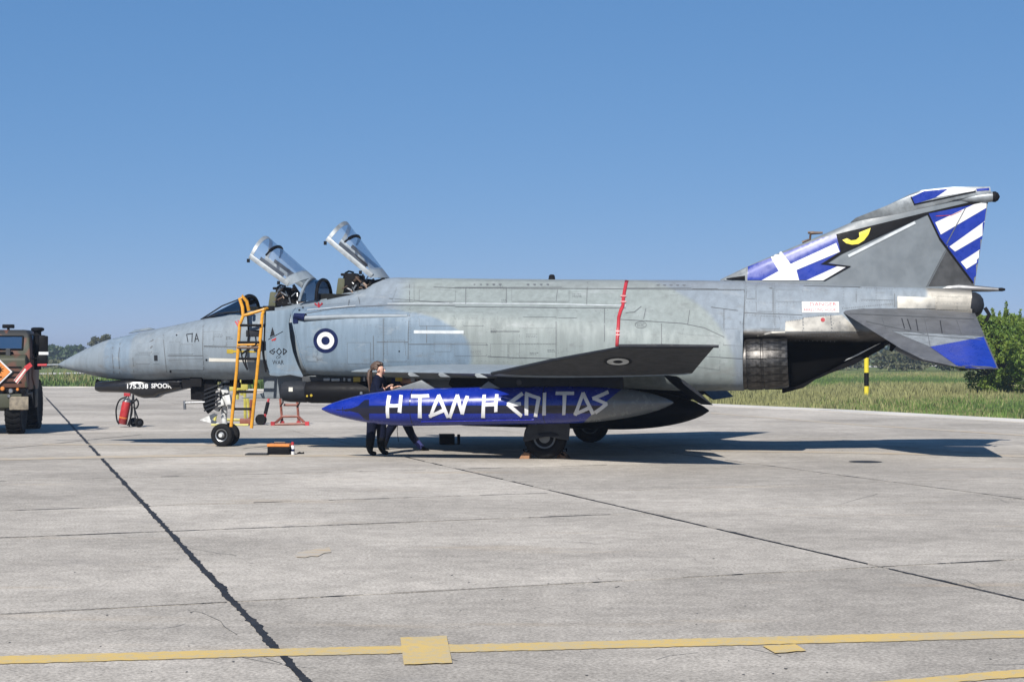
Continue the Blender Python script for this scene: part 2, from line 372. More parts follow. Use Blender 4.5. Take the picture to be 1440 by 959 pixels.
# tar strips with ragged edges along three joints
def tar(pts, wd, rag, name, gaps=0., m='tar', z=.004):
    pts = [p if isinstance(p, Vector) else G(*p) for p in pts]; L = [Vector((p.x, p.y)) for p in pts]; q = MB(); sm = []
    for a, b in zip(L, L[1:]):
        k = max(2, int((b-a).length/.025))
        sm += [a.lerp(b, i/k) for i in range(k)]
    prev = None
    for i in range(len(sm)-1):
        d = (sm[i+1]-sm[i]).normalized(); nrm = Vector((-d.y, d.x)); s0 = i*.025
        gate = noise.noise(Vector((s0*1.3, 3, wd*77)))
        if gaps and gate < gaps-.35: prev = None; continue
        hi = rag*(max(0, noise.noise(Vector((s0*1.6, 9, 1)))+.05)*1.1+max(0, noise.noise(Vector((s0*7, 3, 1))))*.9+abs(noise.noise(Vector((s0*23, 1, 5))))*.55)
        lo = rag*(max(0, noise.noise(Vector((s0*1.4, 2, 8)))+.05)*1.1+max(0, noise.noise(Vector((s0*8, 5, 8))))*.9+abs(noise.noise(Vector((s0*21, 6, 5))))*.55)
        a = sm[i]+nrm*(wd/2+hi); b = sm[i]-nrm*(wd/2+lo); cur = [(a.x, a.y, z), (b.x, b.y, z)]
        if prev: q.add(prev+cur, [(0, 1, 3, 2)])
        prev = cur
    return meta(q.obj(name, m, None, smooth=0), kind='structure')
U_ = lambda u, v0, v1, n_=12: [UVW(u, lerp(v0, v1, i/n_)) for i in range(n_+1)]
V_ = lambda v, u0, u1, n_=12: [UVW(lerp(u0, u1, i/n_), v) for i in range(n_+1)]
tar(U_(0, 60, -7), .036, .04, 'tar_seam')
tar(U_(5.63, 17, -6), .022, .026, 'tar_seam', .12)
tar(V_(0, -12, 0), .016, .012, 'tar_seam', .05); tar(V_(0, 0, 9), .012, .014, 'tar_seam', .2)
tar(V_(5.17, -10, 5.2), .018, .02, 'tar_seam', .16)
tar(V_(8.17, -8, 5.5), .014, .02, 'tar_seam', .25); tar(V_(13.0, -9, 9), .014, .02, 'tar_seam', .3)
tar(U_(11.0, 16, -1), .02, .015, 'tar_seam', .05, 'jointlight')
# fine wandering cracks and dark drips on the slabs
cr = random.Random(21)
for i in range(16):
    x_, y_ = cr.uniform(40, 1400), cr.uniform(665, 945); L = [(x_, y_)]; a_ = cr.uniform(-.35, .35)
    for k in range(cr.randint(3, 6)): a_ += cr.uniform(-.5, .5); st_ = (y_-497)*.06; L.append((L[-1][0]+st_*math.cos(a_), L[-1][1]+st_*.35*math.sin(a_)))
    tar(L, .004, .006, 'hairline_crack', .3, 'jointlight', .003)
q = MB()
for i in range(90):
    p = G(cr.uniform(0, 1440), 650+300*cr.random()**.8, .0035); r_ = cr.uniform(.003, .011); n_ = 9; c0_ = cr.uniform(0, 6)
    q.add([(p.x+r_*(1+.4*math.sin(c0_+k*2.3))*math.cos(k*2*math.pi/n_), p.y+1.6*r_*(1+.4*math.cos(c0_+k*1.7))*math.sin(k*2*math.pi/n_), .0035) for k in range(n_)], [tuple(range(n_))])
meta(q.obj('oil_spots', 'joint', smooth=0), 'small dark oil spots scattered on the concrete', 'stains', kind='stuff')
# painted lines
M['lineyellow'] = None
s = NT('line_yellow'); c = s.coord(); nn = s.noise(c, 14, 8, .82); n9 = s.noise(c, 1.2, 4)
col = s.mix(s.ramp(s.math('MULTIPLY_ADD', n9, .35, nn), .62, .76), s.mix(s.ramp(n9, .35, .65), (.50, .35, .11), (.46, .33, .12)), (.40, .325, .19)); M['lineyellow'] = s.fin(col, .8)
s = NT('line_faded'); c = s.coord(); nn = s.noise(s.mp(c, (.6, 2, 1)), 3, 6, .8)
col = s.mix(s.ramp(nn, .38, .62), (.39, .30, .19), (.35, .325, .285)); M['linefaded'] = s.fin(col, .85)
def strip(name, top, bot, m, z=.005, kind='structure'):
    def fine(L):                       # worn, slightly ragged paint edges
        L = [Vector(p) for p in L]; o = []; k_ = max(4, int(abs(L[-1].x-L[0].x)/7)); m_ = len(L)-1
        for i in range(k_+1):
            t = i/k_*m_; a = min(int(t), m_-1); p = L[a].lerp(L[a+1], t-a); o.append((p.x, p.y+rnd.uniform(-.45, .45)*(p.y-497)/400))
        return o
    if m == 'lineyellow':
        top, bot = fine(top), fine(bot); k_ = max(len(top), len(bot)); top = [top[round(i*(len(top)-1)/(k_-1))] for i in range(k_)]; bot = [bot[round(i*(len(bot)-1)/(k_-1))] for i in range(k_)]
    P = [G(*p, z) for p in top]; Q = [G(*p, z) for p in bot]; q = MB(); n_ = len(P)
    q.add([tuple(p) for p in P]+[tuple(p) for p in Q], [(i, i+1, n_+i+1, n_+i) for i in range(n_-1)])
    return meta(q.obj(name, m, smooth=0), kind=kind)
strip('yellow_line', [(-60, 924), (0, 922), (380, 911.5), (565, 907), (720, 904), (1080, 894.5), (1440, 885.5), (1500, 884)],
      [(-60, 935), (0, 933), (380, 922), (565, 918), (720, 914.5), (1080, 905.5), (1440, 896), (1500, 894.5)], 'lineyellow')
strip('yellow_marking', [(563, 896), (628, 893)], [(568, 934), (636, 931)], 'lineyellow', .0085)
strip('yellow_marking', [(1072, 907), (1118, 905)], [(1090, 918), (1134, 914)], 'lineyellow', .0085)
strip('yellow_line', [(1220, 959), (1440, 940), (1520, 933)], [(1330, 959.5), (1440, 951), (1520, 945)], 'lineyellow')
strip('yellow_marking', [(415, 778), (428, 774), (438, 773.5), (446, 770), (455, 770.5), (463, 769)], [(417, 783), (429, 783.5), (437, 781.5), (447, 782), (456, 777), (466, 776)], 'linefaded', .006)
strip('faded_line', [(60, 623.5), (300, 624.5), (520, 625)], [(60, 625.5), (300, 626.5), (520, 627)], 'linefaded', .004)
strip('faded_line', [(0, 644), (180, 640), (300, 638.5), (600, 640)], [(0, 647), (180, 643.5), (300, 641.5), (600, 642)], 'linefaded', .0045)
strip('faded_line', [(1000, 580), (1200, 596), (1440, 611)], [(1000, 581.2), (1200, 597.4), (1440, 612.6)], 'linefaded', .004)
strip('faded_line', [(1000, 632), (1200, 635), (1440, 640)], [(1000, 634), (1200, 637.2), (1440, 642.5)], 'linefaded', .004)
mb = MB(); c0 = G(1217, 649, .004); mb.add([(c0.x+.28*math.cos(t), c0.y+.28*math.sin(t), .004) for t in [k*math.pi/12 for k in range(24)]], [tuple(range(24))])
meta(mb.obj('manhole_cover', 'tar', smooth=0), kind='structure')
tar([(0, 631), (60, 626), (120, 619), (200, 611)], .05, .01, 'tar_seam', m='jointlight')
# pale kerb edging of the apron
mb = MB()
for (x0, y0), (x1, y1) in zip(edge[1:], edge[2:]):
    a = Vector((x0, y0, 0)); b = Vector((x1, y1, 0)); d = (b-a).normalized(); nn = Vector((d.y, -d.x, 0))
    mb.rings([[a+nn*.0+Vector((0, 0, -.15)), a+Vector((0, 0, .02)), a+nn*1.3+Vector((0, 0, .02)), a+nn*1.3+Vector((0, 0, -.15))],
              [b+nn*.0+Vector((0, 0, -.15)), b+Vector((0, 0, .02)), b+nn*1.3+Vector((0, 0, .02)), b+nn*1.3+Vector((0, 0, -.15))]])
meta(mb.obj('apron_edging', 'strip', smooth=0), kind='structure')
# far taxiways
def far_strip(p, q, half):
    p, q = Vector(p), Vector(q); d = (q-p).normalized(); a = p-d*260; b = q+d*1500; nn = Vector((d.y, -d.x))
    m_ = MB(); m_.add([(v.x, v.y, -.05) for v in (a-nn*half, b-nn*half, b+nn*half, a+nn*half)], [(0, 1, 2, 3)])
    meta(m_.obj('taxiway', 'strip', smooth=0), kind='structure')
far_strip((-33, 121), (60, 256), 5.0); far_strip((-42, 162), (130, 575), 3.5)

# grass blades beside the apron
def grass(name, npts, region, hts, wd, mats, seed, clump=.12):
    r = np.random.RandomState(seed); X, Y = region(r, npts); n_ = len(X)
    nv = np.array([noise.noise(Vector((x*clump, y*clump*.6, 3.3))) for x, y in zip(X, Y)])
    nf = np.array([noise.noise(Vector((x*.7, y*.5, 7.3))) for x, y in zip(X, Y)]); H = (hts[0]+(hts[1]-hts[0])*r.rand(n_)**1.5)*np.clip(1+1.2*nv+1.3*nf, .15, 3); a = r.rand(n_)*2*np.pi; lean = r.rand(n_)*.5
    wv = wd*(.6+.8*r.rand(n_)); ca, sa = np.cos(a), np.sin(a); la = r.rand(n_)*2*np.pi
    V = np.zeros((n_, 4, 3)); V[:, 0] = np.c_[X-ca*wv, Y-sa*wv, np.full(n_, -.1)]; V[:, 1] = np.c_[X+ca*wv, Y+sa*wv, np.full(n_, -.1)]
    lx, ly = np.cos(la)*lean*H, np.sin(la)*lean*H
    V[:, 2] = np.c_[X+ca*wv*.6+lx*.5, Y+sa*wv*.6+ly*.5, H*.65]; V[:, 3] = np.c_[X+lx, Y+ly, H]
    me = bpy.data.meshes.new(name); me.vertices.add(n_*4); me.vertices.foreach_set('co', V.ravel())
    me.loops.add(n_*4); me.polygons.add(n_); me.loops.foreach_set('vertex_index', np.arange(n_*4)); me.polygons.foreach_set('loop_start', np.arange(n_)*4)
    for m in mats: me.materials.append(M[m])
    mi = np.clip((r.rand(n_)*.7+nv*1.5+.3)*len(mats), 0, len(mats)-1).astype(int); me.polygons.foreach_set('material_index', mi)
    me.update(calc_edges=True); me.validate()
    o = bpy.data.objects.new(name, me); COL.objects.link(o); return o
def regR(r, n_):
    Y = 44+(r.rand(n_*2)**1.5)*110; X = r.rand(n_*2)*(Y*.33+2); ok = np.array([y > eY(x)+.05 for x, y in zip(X, Y)]); return X[ok][:n_], Y[ok][:n_]
def regL(r, n_):
    Y = 93.1+(r.rand(n_)**2)*18; X = -Y*.31+r.rand(n_)*Y*.31; return X, Y
meta(grass('grass_verge', 150000, regR, (.05, .19), .02, ['bladeC', 'bladeA', 'bladeA', 'bladeB', 'bladeB'], 1, .055), 'rough green and straw coloured grass growing beside the apron', 'grass', kind='stuff')
meta(grass('weed_verge', 26000, regL, (.15, .55), .04, ['bladeC', 'bladeA', 'bladeA', 'bladeA', 'bladeB'], 2, .3), 'tall green weeds along the far left apron edge', 'weeds', kind='stuff')

# ---- foliage
def leafmat(name, a, b):
    s = NT(name); c = s.coord(); n_ = s.noise(c, .9, 3); n2 = s.noise(c, 9, 2)
    col = s.mix(s.ramp(n_, .35, .65), a, b); col = s.mix(s.ramp(n2, .4, .7, 0, .4), col, tuple(k*1.5 for k in b))
    m = s.fin(col, .55, 0, .3)
    t = s.n('BsdfTranslucent'); s.L(col, t.inputs[0]); mx = s.n('MixShader'); mx.inputs[0].default_value = .25
    s.L(s.b.outputs[0], mx.inputs[1]); s.L(t.outputs[0], mx.inputs[2]); s.L(mx.outputs[0], s.t.nodes['Material Output'].inputs[0]); return m
M['leaf'] = leafmat('leaf_bush', (.06, .12, .016), (.14, .19, .025)); M['leafdark'] = leafmat('leaf_dark', (.025, .05, .018), (.045, .075, .022))
M['leafolive'] = leafmat('leaf_olive', (.05, .06, .03), (.1, .1, .05)); M['bark'] = paint('bark', (.09, .07, .05), .9)
def leaves(name, clumps, n_, size, m, parent, seed):
    r = np.random.RandomState(seed); C = np.array([c[:3] for c in clumps]); S = np.array([c[3:6] for c in clumps]); wgt = S.prod(1)**.5; wgt /= wgt.sum()
    k = r.choice(len(C), n_, p=wgt); d = r.randn(n_, 3); d /= np.linalg.norm(d, axis=1)[:, None]
    P = C[k]+d*S[k]*(.45+.6*r.rand(n_)**.5)[:, None]; ok = P[:, 2] > .03; P = P[ok]; n_ = len(P)
    u = r.randn(n_, 3); u /= np.linalg.norm(u, axis=1)[:, None]; v = np.cross(u, r.randn(n_, 3)); v /= np.linalg.norm(v, axis=1)[:, None]
    sz = size*(.6+.8*r.rand(n_))[:, None]; V = np.stack([P-u*sz, P+v*sz*.45, P+u*sz, P-v*sz*.45], 1)
    me = bpy.data.meshes.new(name); me.vertices.add(n_*4); me.vertices.foreach_set('co', V.ravel())
    me.loops.add(n_*4); me.polygons.add(n_); me.loops.foreach_set('vertex_index', np.arange(n_*4)); me.polygons.foreach_set('loop_start', np.arange(n_)*4)
    me.materials.append(M[m]); me.update(calc_edges=True); o = bpy.data.objects.new(name, me); COL.objects.link(o); o.parent = parent; return o
def tree(name, loc, h, wd, n_, leaf, m, label, cat, seed, trunk=.4, group=None, ncl=26, low=.35, spray=0):
    r = random.Random(seed); t = empty(name, loc, 0, label, cat, group); q = MB(); cl = []
    for i in range(spray):
        a = r.random()*6.28; rad = wd*.5*r.random()**.6; z0 = h*(.94-.42*(rad/(wd*.5))**1.6); L_ = h*r.uniform(.08, .17)
        for k in range(5): cl.append((math.cos(a)*(rad+k*L_*.06), math.sin(a)*(rad+k*L_*.06), z0-L_*.6+L_*.4*k, .11*(1.1-k*.16), .11*(1.1-k*.16), L_*.3))
    q.tube([(0, 0, -.2), (.03*h, 0, h*trunk*.5), (0, .02*h, h*trunk), (.02*h, 0, h*.8)], [h*.03, h*.024, h*.018, h*.006], 7)
    for i in range(ncl):
        a = r.random()*6.28; zz = lerp(low, .93, r.random()**.8); rad = wd*.5*math.sin(math.pi*min(1, max(.12, (zz-low*.5)/(1.08-low*.5))))**.7*(.35+.6*r.random())
        p = (math.cos(a)*rad, math.sin(a)*rad, zz*h); s_ = h*.085*(.7+.9*r.random()); cl.append((*p, s_*1.25, s_*1.25, s_*.85))
        if i % 2 == 0: q.tube([(0, 0, h*max(.05, min(trunk, zz*.6))), (p[0]*.5, p[1]*.5, lerp(h*trunk*.7, p[2], .6)), p], [h*.011, h*.007, h*.002], 5)
    q.obj('trunk', 'bark', t); leaves('crown', cl, n_, leaf, m, t, seed); return t
b0 = G(1412, 556); b0.z = -.1
tree('bush', (b0.x+.05, b0.y+1.2, -.1), 3.75, 4.6, 34000, .075, 'leaf', 'big leafy green bush at the right picture edge behind the tail', 'bush', 5, .2, None, 96, .04, 46)
b1 = G(1470, 560); tree('bush', (b1.x+.6, b1.y+2, -.1), 3.5, 3.6, 9000, .085, 'leaf', 'bush half outside the frame at the far right', 'bush', 6, .2, None, 44, .05, 30)
p = W(141, 497, 240); tree('tree', (p.x, p.y, 0), 4.45, 3.4, 2600, .17, 'leafolive', 'lone round tree standing above the nose of the jet on the skyline', 'tree', 11, .3, None, 26, .4)
p = W(65, 497, 420); tree('tree', (p.x, p.y, 0), 3.7, 3.6, 1200, .32, 'leafdark', 'small pointed tree rising from the wood beside the truck mirror', 'tree', 12, .4)
# far-off woods
def wood(name, x0, x1, Y, hs, n_, seed, label, m='leafdark', size=.55):
    r = random.Random(seed); cl = []
    k = int((x1-x0)/2.2)
    for i in range(k):
        x = lerp(x0, x1, i/k)+r.uniform(-1, 1); h = hs*(.65+.5*noise.noise(Vector((x*.035, seed, 0)))+.25*r.random()); y = Y+r.uniform(-12, 12)
        for j in range(3): cl.append((x+r.uniform(-1.5, 1.5), y, h*(.25+.28*j), 2.2, 2.2, h*.24))
    o = leaves(name, cl, n_, size, m, None, seed); return meta(o, label, 'trees', kind='stuff')
wood('distant_wood', -130, -40, 340, 3.6, 16000, 3, 'dark low wood on the skyline behind the nose of the jet')
wood('distant_scrub', -95, -30, 210, 1.1, 9000, 8, 'pale green scrub in front of the far left wood', 'leafolive', .3)
wood('distant_wood', -30, 190, 330, 4.6, 34000, 4, 'dark belt of trees across the field beneath the tail')
wood('hedgerow', 30, 75, 190, 2.6, 9000, 9, 'dark hedge seen between the tailplane and the hook', 'leafolive', .3)

#@JET@
# ================================================ FIGHTER JET
jet = empty('fighter_jet', (1.105, 32.2, 0), math.pi-AA, 'parked two-seat fighter jet in blue-grey camouflage with both canopies open', 'fighter jet')
T = {}                                     # BVH of surfaces that carry markings
def tree_of(*obs):
    vs_, fs = [], []
    for o in obs:
        b = len(vs_); vs_ += [v.co.copy() for v in o.data.vertices]; fs += [tuple(i+b for i in p.vertices) for p in o.data.polygons]
    return BVHTree.FromPolygons(vs_, fs)
def hit(tr, px, py, off):
    d = lray(px, py); l, nrm, i, ds = tr.ray_cast(JC, d)
    if l is None: return None
    if nrm.dot(d) > 0: nrm = -nrm
    return l+nrm*off
def decal(polys, tr, off, q=None, step=5):
    q = q or MB()
    for k, P in enumerate(polys):
        P = [Vector(p) for p in P]; xs = [p.x for p in P]; ys = [p.y for p in P]; pts = []; ed = []
        n_ = len(P)
        for i in range(n_):
            a, b = P[i], P[(i+1) % n_]; m_ = max(1, int((b-a).length/step))
            pts += [a.lerp(b, j/m_) for j in range(m_)]
        nb = len(pts); ed = [(i, (i+1) % nb) for i in range(nb)]
        gx = min(xs)+step*.5
        while gx < max(xs):
            gy = min(ys)+step*.5
            while gy < max(ys): pts.append(Vector((gx+.013, gy+.017))); gy += step
            gx += step
        r_ = delaunay_2d_cdt(pts, ed, [list(range(nb))], 1, 1e-5)
        H = [hit(tr, v.x, v.y, off+k*.0006) for v in r_[0]]
        ok = {i for i, h in enumerate(H) if h is not None}
        H = [h if h is not None else Vector() for h in H]
        q.add(H, [f for f in r_[2] if all(i in ok for i in f)])
    return q
def quad(a, b, wd):
    a, b = Vector(a), Vector(b); d = (b-a).normalized(); n_ = Vector((-d.y, d.x))*wd/2
    return [tuple(a+n_), tuple(b+n_), tuple(b-n_), tuple(a-n_)]
def ribbon(lines, tr, wd, off, q=None, step=8):
    q = q or MB()
    for L in lines:
        L = [Vector(p) for p in L]; sm = []
        for a, b in zip(L, L[1:]):
            m_ = max(1, int((b-a).length/step)); sm += [a.lerp(b, i/m_) for i in range(m_)]
        sm.append(L[-1]); prev = None
        for i, p in enumerate(sm):
            d = (sm[min(i+1, len(sm)-1)]-sm[max(i-1, 0)]).normalized(); n_ = Vector((-d.y, d.x))*wd/2
            h = [hit(tr, p.x+n_.x, p.y+n_.y, off), hit(tr, p.x-n_.x, p.y-n_.y, off)]
            if None in h: prev = None; continue
            if prev and (h[0]-prev[0]).length < .8: q.add(prev+h, [(0, 1, 3, 2)])
            prev = h
    return q
def circ(cx, cy, rx, ry=None, n_=32, a0=0, a1=360):
    ry = ry or rx; return [(cx+rx*math.cos(R(a0+(a1-a0)*i/n_)), cy+ry*math.sin(R(a0+(a1-a0)*i/n_))) for i in range(n_)]
def ringp(cx, cy, r0, r1, k=1., n_=32):     # ring as quads
    out = []
    for i in range(n_):
        a, b = 2*math.pi*i/n_, 2*math.pi*(i+1)/n_
        out.append([(cx+r0*math.cos(a), cy+r0*k*math.sin(a)), (cx+r1*math.cos(a), cy+r1*k*math.sin(a)), (cx+r1*math.cos(b), cy+r1*k*math.sin(b)), (cx+r0*math.cos(b), cy+r0*k*math.sin(b))])
    return out
def text_px(s_, px, py, size, wx=1., tr=None, off=.005, q=None, slant=0., target=None, up=0., bold=0.):
    cu = bpy.data.curves.new('t', 'FONT'); cu.body = s_; cu.size = 1; cu.resolution_u = 3; cu.offset = bold
    ob = bpy.data.objects.new('t', cu); COL.objects.link(ob); dg = bpy.context.evaluated_depsgraph_get()
    me = bpy.data.meshes.new_from_object(ob.evaluated_get(dg)); q = q or MB()
    H = []
    for v in me.vertices:
        X, Yy = px+(v.co.x*wx+v.co.y*slant)*size, py-v.co.y*size-v.co.x*wx*size*up
        H.append(hit(tr, X, Yy, off) if tr else target(X, Yy))
    ok = {i for i, h in enumerate(H) if h is not None}
    q.add([h if h is not None else Vector() for h in H], [tuple(p.vertices) for p in me.polygons if all(i in ok for i in p.vertices)])
    bpy.data.objects.remove(ob); bpy.data.curves.remove(cu); bpy.data.meshes.remove(me); return q

# ---- hull: forebody loft
fb = [(10.52, 1.615, 1.605, .008, 2), (10.42, 1.675, 1.56, .055, 2), (10.3, 1.735, 1.52, .11, 2), (10.07, 1.85, 1.465, .2, 2), (9.75, 1.99, 1.395, .31, 2), (9.42, 2.113, 1.335, .41, 2.05), (9.0, 2.205, 1.295, .5, 2.1),
      (8.54, 2.3, 1.28, .575, 2.2), (7.94, 2.41, 1.29, .64, 2.3), (7.41, 2.515, 1.3, .68, 2.4), (6.9, 2.6, 1.31, .71, 2.6), (6.55, 2.68, 1.32, .72, 2.8), (5.7, 2.76, 1.33, .72, 2.9), (5.19, 2.865, 1.36, .72, 2.8), (4.54, 3.0, 1.4, .7, 2.6), (3.9, 3.12, 1.4, .66, 2.5), (3.3, 3.12, 1.5, .6, 2.5)]
def sup(x, zt, zb, w_, e, n_=56, zc=None):
    zc = zc if zc is not None else (zt*.46+zb*.54); out = []
    for i in range(n_):
        a = 2*math.pi*i/n_; c_, s_ = math.cos(a), math.sin(a)
        y = math.copysign(abs(c_)**(2/e), c_)*w_; k = math.copysign(abs(s_)**(2/e), s_)
        out.append((x, y, zc+k*((zt-zc) if k > 0 else (zc-zb))))
    return out
def interp(tab, nper):
    n_ = (len(tab)-1)*nper+1; k = len(tab[0]); xs = [t[0] for t in tab]; out = []
    cols = []
    for c_ in range(k): cols.append([v.x for v in catmull([(t[c_], 0, 0) for t in tab], n_)])
    return list(zip(*cols))
st = interp(fb, 3)
rad = [s_ for s_ in st if s_[0] >= 9.28]; fwd = [s_ for s_ in st if s_[0] <= 9.36]
mb = MB(); mb.rings([sup(*s_) for s_ in rad], (True, True)); nose = mb.obj('nose_cone', 'hull', jet, 50)
mb = MB(); mb.rings([sup(*s_) for s_ in fwd], (True, True)); fore = mb.obj('forward_fuselage', 'hull', jet, 50)
# ---- main body with engine nacelles; half sections, top centre to bottom centre
body = [
 (5.12, .26, [(0, 2.80), (.42, 2.79), (.68, 2.74), (.98, 2.70), (1.30, 2.55), (1.38, 2.05), (1.30, 1.58), (1.0, 1.43), (0, 1.42)]),
 (4.5, .18, [(0, 2.92), (.44, 2.91), (.66, 2.80), (.98, 2.73), (1.34, 2.56), (1.42, 2.05), (1.33, 1.56), (1.0, 1.41), (0, 1.40)]),
 (4.0, .08, [(0, 3.06), (.44, 3.02), (.66, 2.86), (.97, 2.76), (1.37, 2.56), (1.44, 2.05), (1.35, 1.56), (1.0, 1.40), (0, 1.39)]),
 (3.62, 0, [(0, 3.30), (.34, 3.24), (.64, 2.96), (.96, 2.77), (1.38, 2.55), (1.45, 2.05), (1.36, 1.56), (1.0, 1.39), (0, 1.38)]),
 (2.8, 0, [(0, 3.30), (.34, 3.25), (.66, 3.0), (.98, 2.78), (1.39, 2.54), (1.46, 2.03), (1.37, 1.55), (1.0, 1.37), (0, 1.36)]),
 (1.4, 0, [(0, 3.275), (.36, 3.22), (.68, 3.0), (1.0, 2.76), (1.38, 2.48), (1.46, 1.98), (1.37, 1.52), (1.0, 1.32), (0, 1.32)]),
 (0.2, 0, [(0, 3.255), (.36, 3.20), (.68, 2.98), (1.0, 2.73), (1.36, 2.42), (1.44, 1.93), (1.33, 1.47), (.95, 1.27), (0, 1.30)]),
 (-1.1, 0, [(0, 3.235), (.36, 3.18), (.67, 2.94), (.98, 2.66), (1.30, 2.3), (1.38, 1.86), (1.26, 1.42), (.88, 1.2), (0, 1.28)]),
 (-2.2, 0, [(0, 3.22), (.35, 3.165), (.65, 2.9), (.93, 2.56), (1.22, 2.18), (1.30, 1.78), (1.17, 1.35), (.8, 1.15), (0, 1.3)]),
 (-3.34, 0, [(0, 3.195), (.33, 3.14), (.60, 2.86), (.86, 2.5), (1.09, 2.13), (1.16, 1.72), (1.04, 1.32), (.70, 1.16), (0, 1.32)])]
def halfloft(tab, nx, ns, m, name):
    k = len(tab[0][2]); cols = []
    for j in range(k): cols.append(catmull([(t[0]-0*t[1], t[2][j][0], t[2][j][1]) for t in tab], nx))
    rake = [v.x for v in catmull([(t[1], 0, 0) for t in tab], nx)]; rings = []
    for i in range(nx):
        P = [cols[j][i] for j in range(k)]; prof = catmull(P, ns); rg = []
        for p_ in prof: rg.append((p_.x-rake[i]*(2.6-p_.z), p_.y, p_.z))
        rg += [(a, -b, c_) for a, b, c_ in rg[-2:0:-1]]; rings.append(rg)
    q = MB(); q.rings(rings, (True, True)); return q.obj(name, m, jet, 40)
main = halfloft(body, 64, 30, 'hull', 'fuselage')
boom = [
 (-3.2, 0, [(0, 3.19), (.325, 3.135), (.59, 2.86), (.80, 2.52), (.99, 2.25), (.9, 2.12), (.5, 2.0), (.25, 1.3), (0, 1.2)]),
 (-4.1, 0, [(0, 3.155), (.30, 3.11), (.52, 2.87), (.72, 2.56), (.90, 2.23), (.82, 2.12), (.42, 2.0), (.23, 1.28), (0, 1.18)]),
 (-4.7, 0, [(0, 3.125), (.27, 3.08), (.45, 2.87), (.62, 2.58), (.78, 2.24), (.68, 2.1), (.36, 1.98), (.21, 1.5), (0, 1.42)]),
 (-5.3, 0, [(0, 3.10), (.24, 3.05), (.37, 2.87), (.50, 2.6), (.62, 2.28), (.53, 2.08), (.3, 2.0), (.18, 1.78), (0, 1.72)]),
 (-5.95, 0, [(0, 3.075), (.2, 3.03), (.31, 2.88), (.39, 2.65), (.45, 2.38), (.38, 2.22), (.24, 2.13), (.14, 2.08), (0, 2.06)]),
 (-6.65, 0, [(0, 3.045), (.17, 3.01), (.25, 2.9), (.3, 2.75), (.3, 2.62), (.26, 2.5), (.18, 2.42), (.08, 2.39), (0, 2.38)]),
 (-7.42, 0, [(0, 2.99), (.12, 2.96), (.19, 2.88), (.22, 2.75), (.22, 2.66), (.19, 2.56), (.12, 2.50), (.05, 2.48), (0, 2.48)])]
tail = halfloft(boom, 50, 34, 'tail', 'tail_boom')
# panels with dark joints: drag chute cover and tail spike
mb = MB(); mb.lathe([(0, .235), (.08, .235), (.16, .2), (.22, .13), (.25, .02)], (-7.4, 0, 2.73), (-1, 0, -.1), 20); mb.obj('chute_cover', 'charcoal', jet)
p_ = U(1290, 405); mb = MB(); mb.tube([(p_.x, 0, p_.z-.03), (-7.2, 0, 3.04), (-7.7, 0, 3.01), (-7.93, 0, 3.0)], [.03, .075, .05, .03], 10); mb.obj('fuel_dump_mast', 'stab', jet)
mb = MB(); mb.lathe([(0, .03), (.1, .036), (.16, .02)], (-7.86, 0, 3.002), (-1, 0, 0), 10); mb.obj('mast_tip', 'dark', jet)
a, b = U(1383, 433), U(1388, 452); mb = MB(); mb.tube([(a.x-.02, .08, a.z), ((a.x+b.x)/2-.06, .1, (a.z+b.z)/2), (b.x+.02, .08, b.z)], .035, 8); mb.obj('tail_fitting', 'dark', jet)
# pitot probe with its red cover ribbon
nt = Vector((10.5, 0, 1.61)); mb = MB(); mb.tube([nt, (10.62, 0, 1.612), (10.93, 0, 1.60)], [.022, .014, .011], 8); probe = mb.obj('pitot_probe', 'finlight', jet)
fm = empty('warning_ribbon', (0, 0, 0), 0, 'red and white warning ribbon hanging from the jet\'s nose probe', 'ribbon')
q0 = U(50, 512); q1 = U(20, 536); Pw = lambda v: JM @ v
fm.location = Pw(q0)
def rel(v): return Pw(v)-fm.location
q2 = U(38, 516)
mb = MB(); mb.tube([rel(Vector((10.95, 0, 1.603))), rel(Vector((10.75, 0, 1.606)))], .026, 10); mb.obj('probe_sleeve', 'red', fm)
for (a, b, m) in (((44, 512), (36, 519), 'red'), ((36, 519), (22, 538), 'offwhite')):
    A, B = U(*a, .01), U(*b, .01); d = (B-A); nn = Vector((-d.z, 0, d.x)).normalized()*.045
    mb = MB(); mb.rings([[rel(A+nn+Vector((0, t, 0))), rel(A-nn+Vector((0, t, 0))), rel(B-nn*1.2+Vector((0, t, .01))), rel(B+nn*1.2+Vector((0, t, .01)))] for t in (-.004, .004)]); mb.obj('ribbon', m, fm, 0)
    if m == 'offwhite':
        nn *= .25; mb = MB()
        for k in (-2.9, 2.9): mb.rings([[rel(A+nn*(k+1)+Vector((0, t, 0))), rel(A+nn*(k-1)+Vector((0, t, 0))), rel(B+nn*(k-1)+Vector((0, t, .01))), rel(B+nn*(k+1)+Vector((0, t, .01)))] for t in (-.006, .006)])
        mb.obj('red_stripe', 'red', fm, 0)

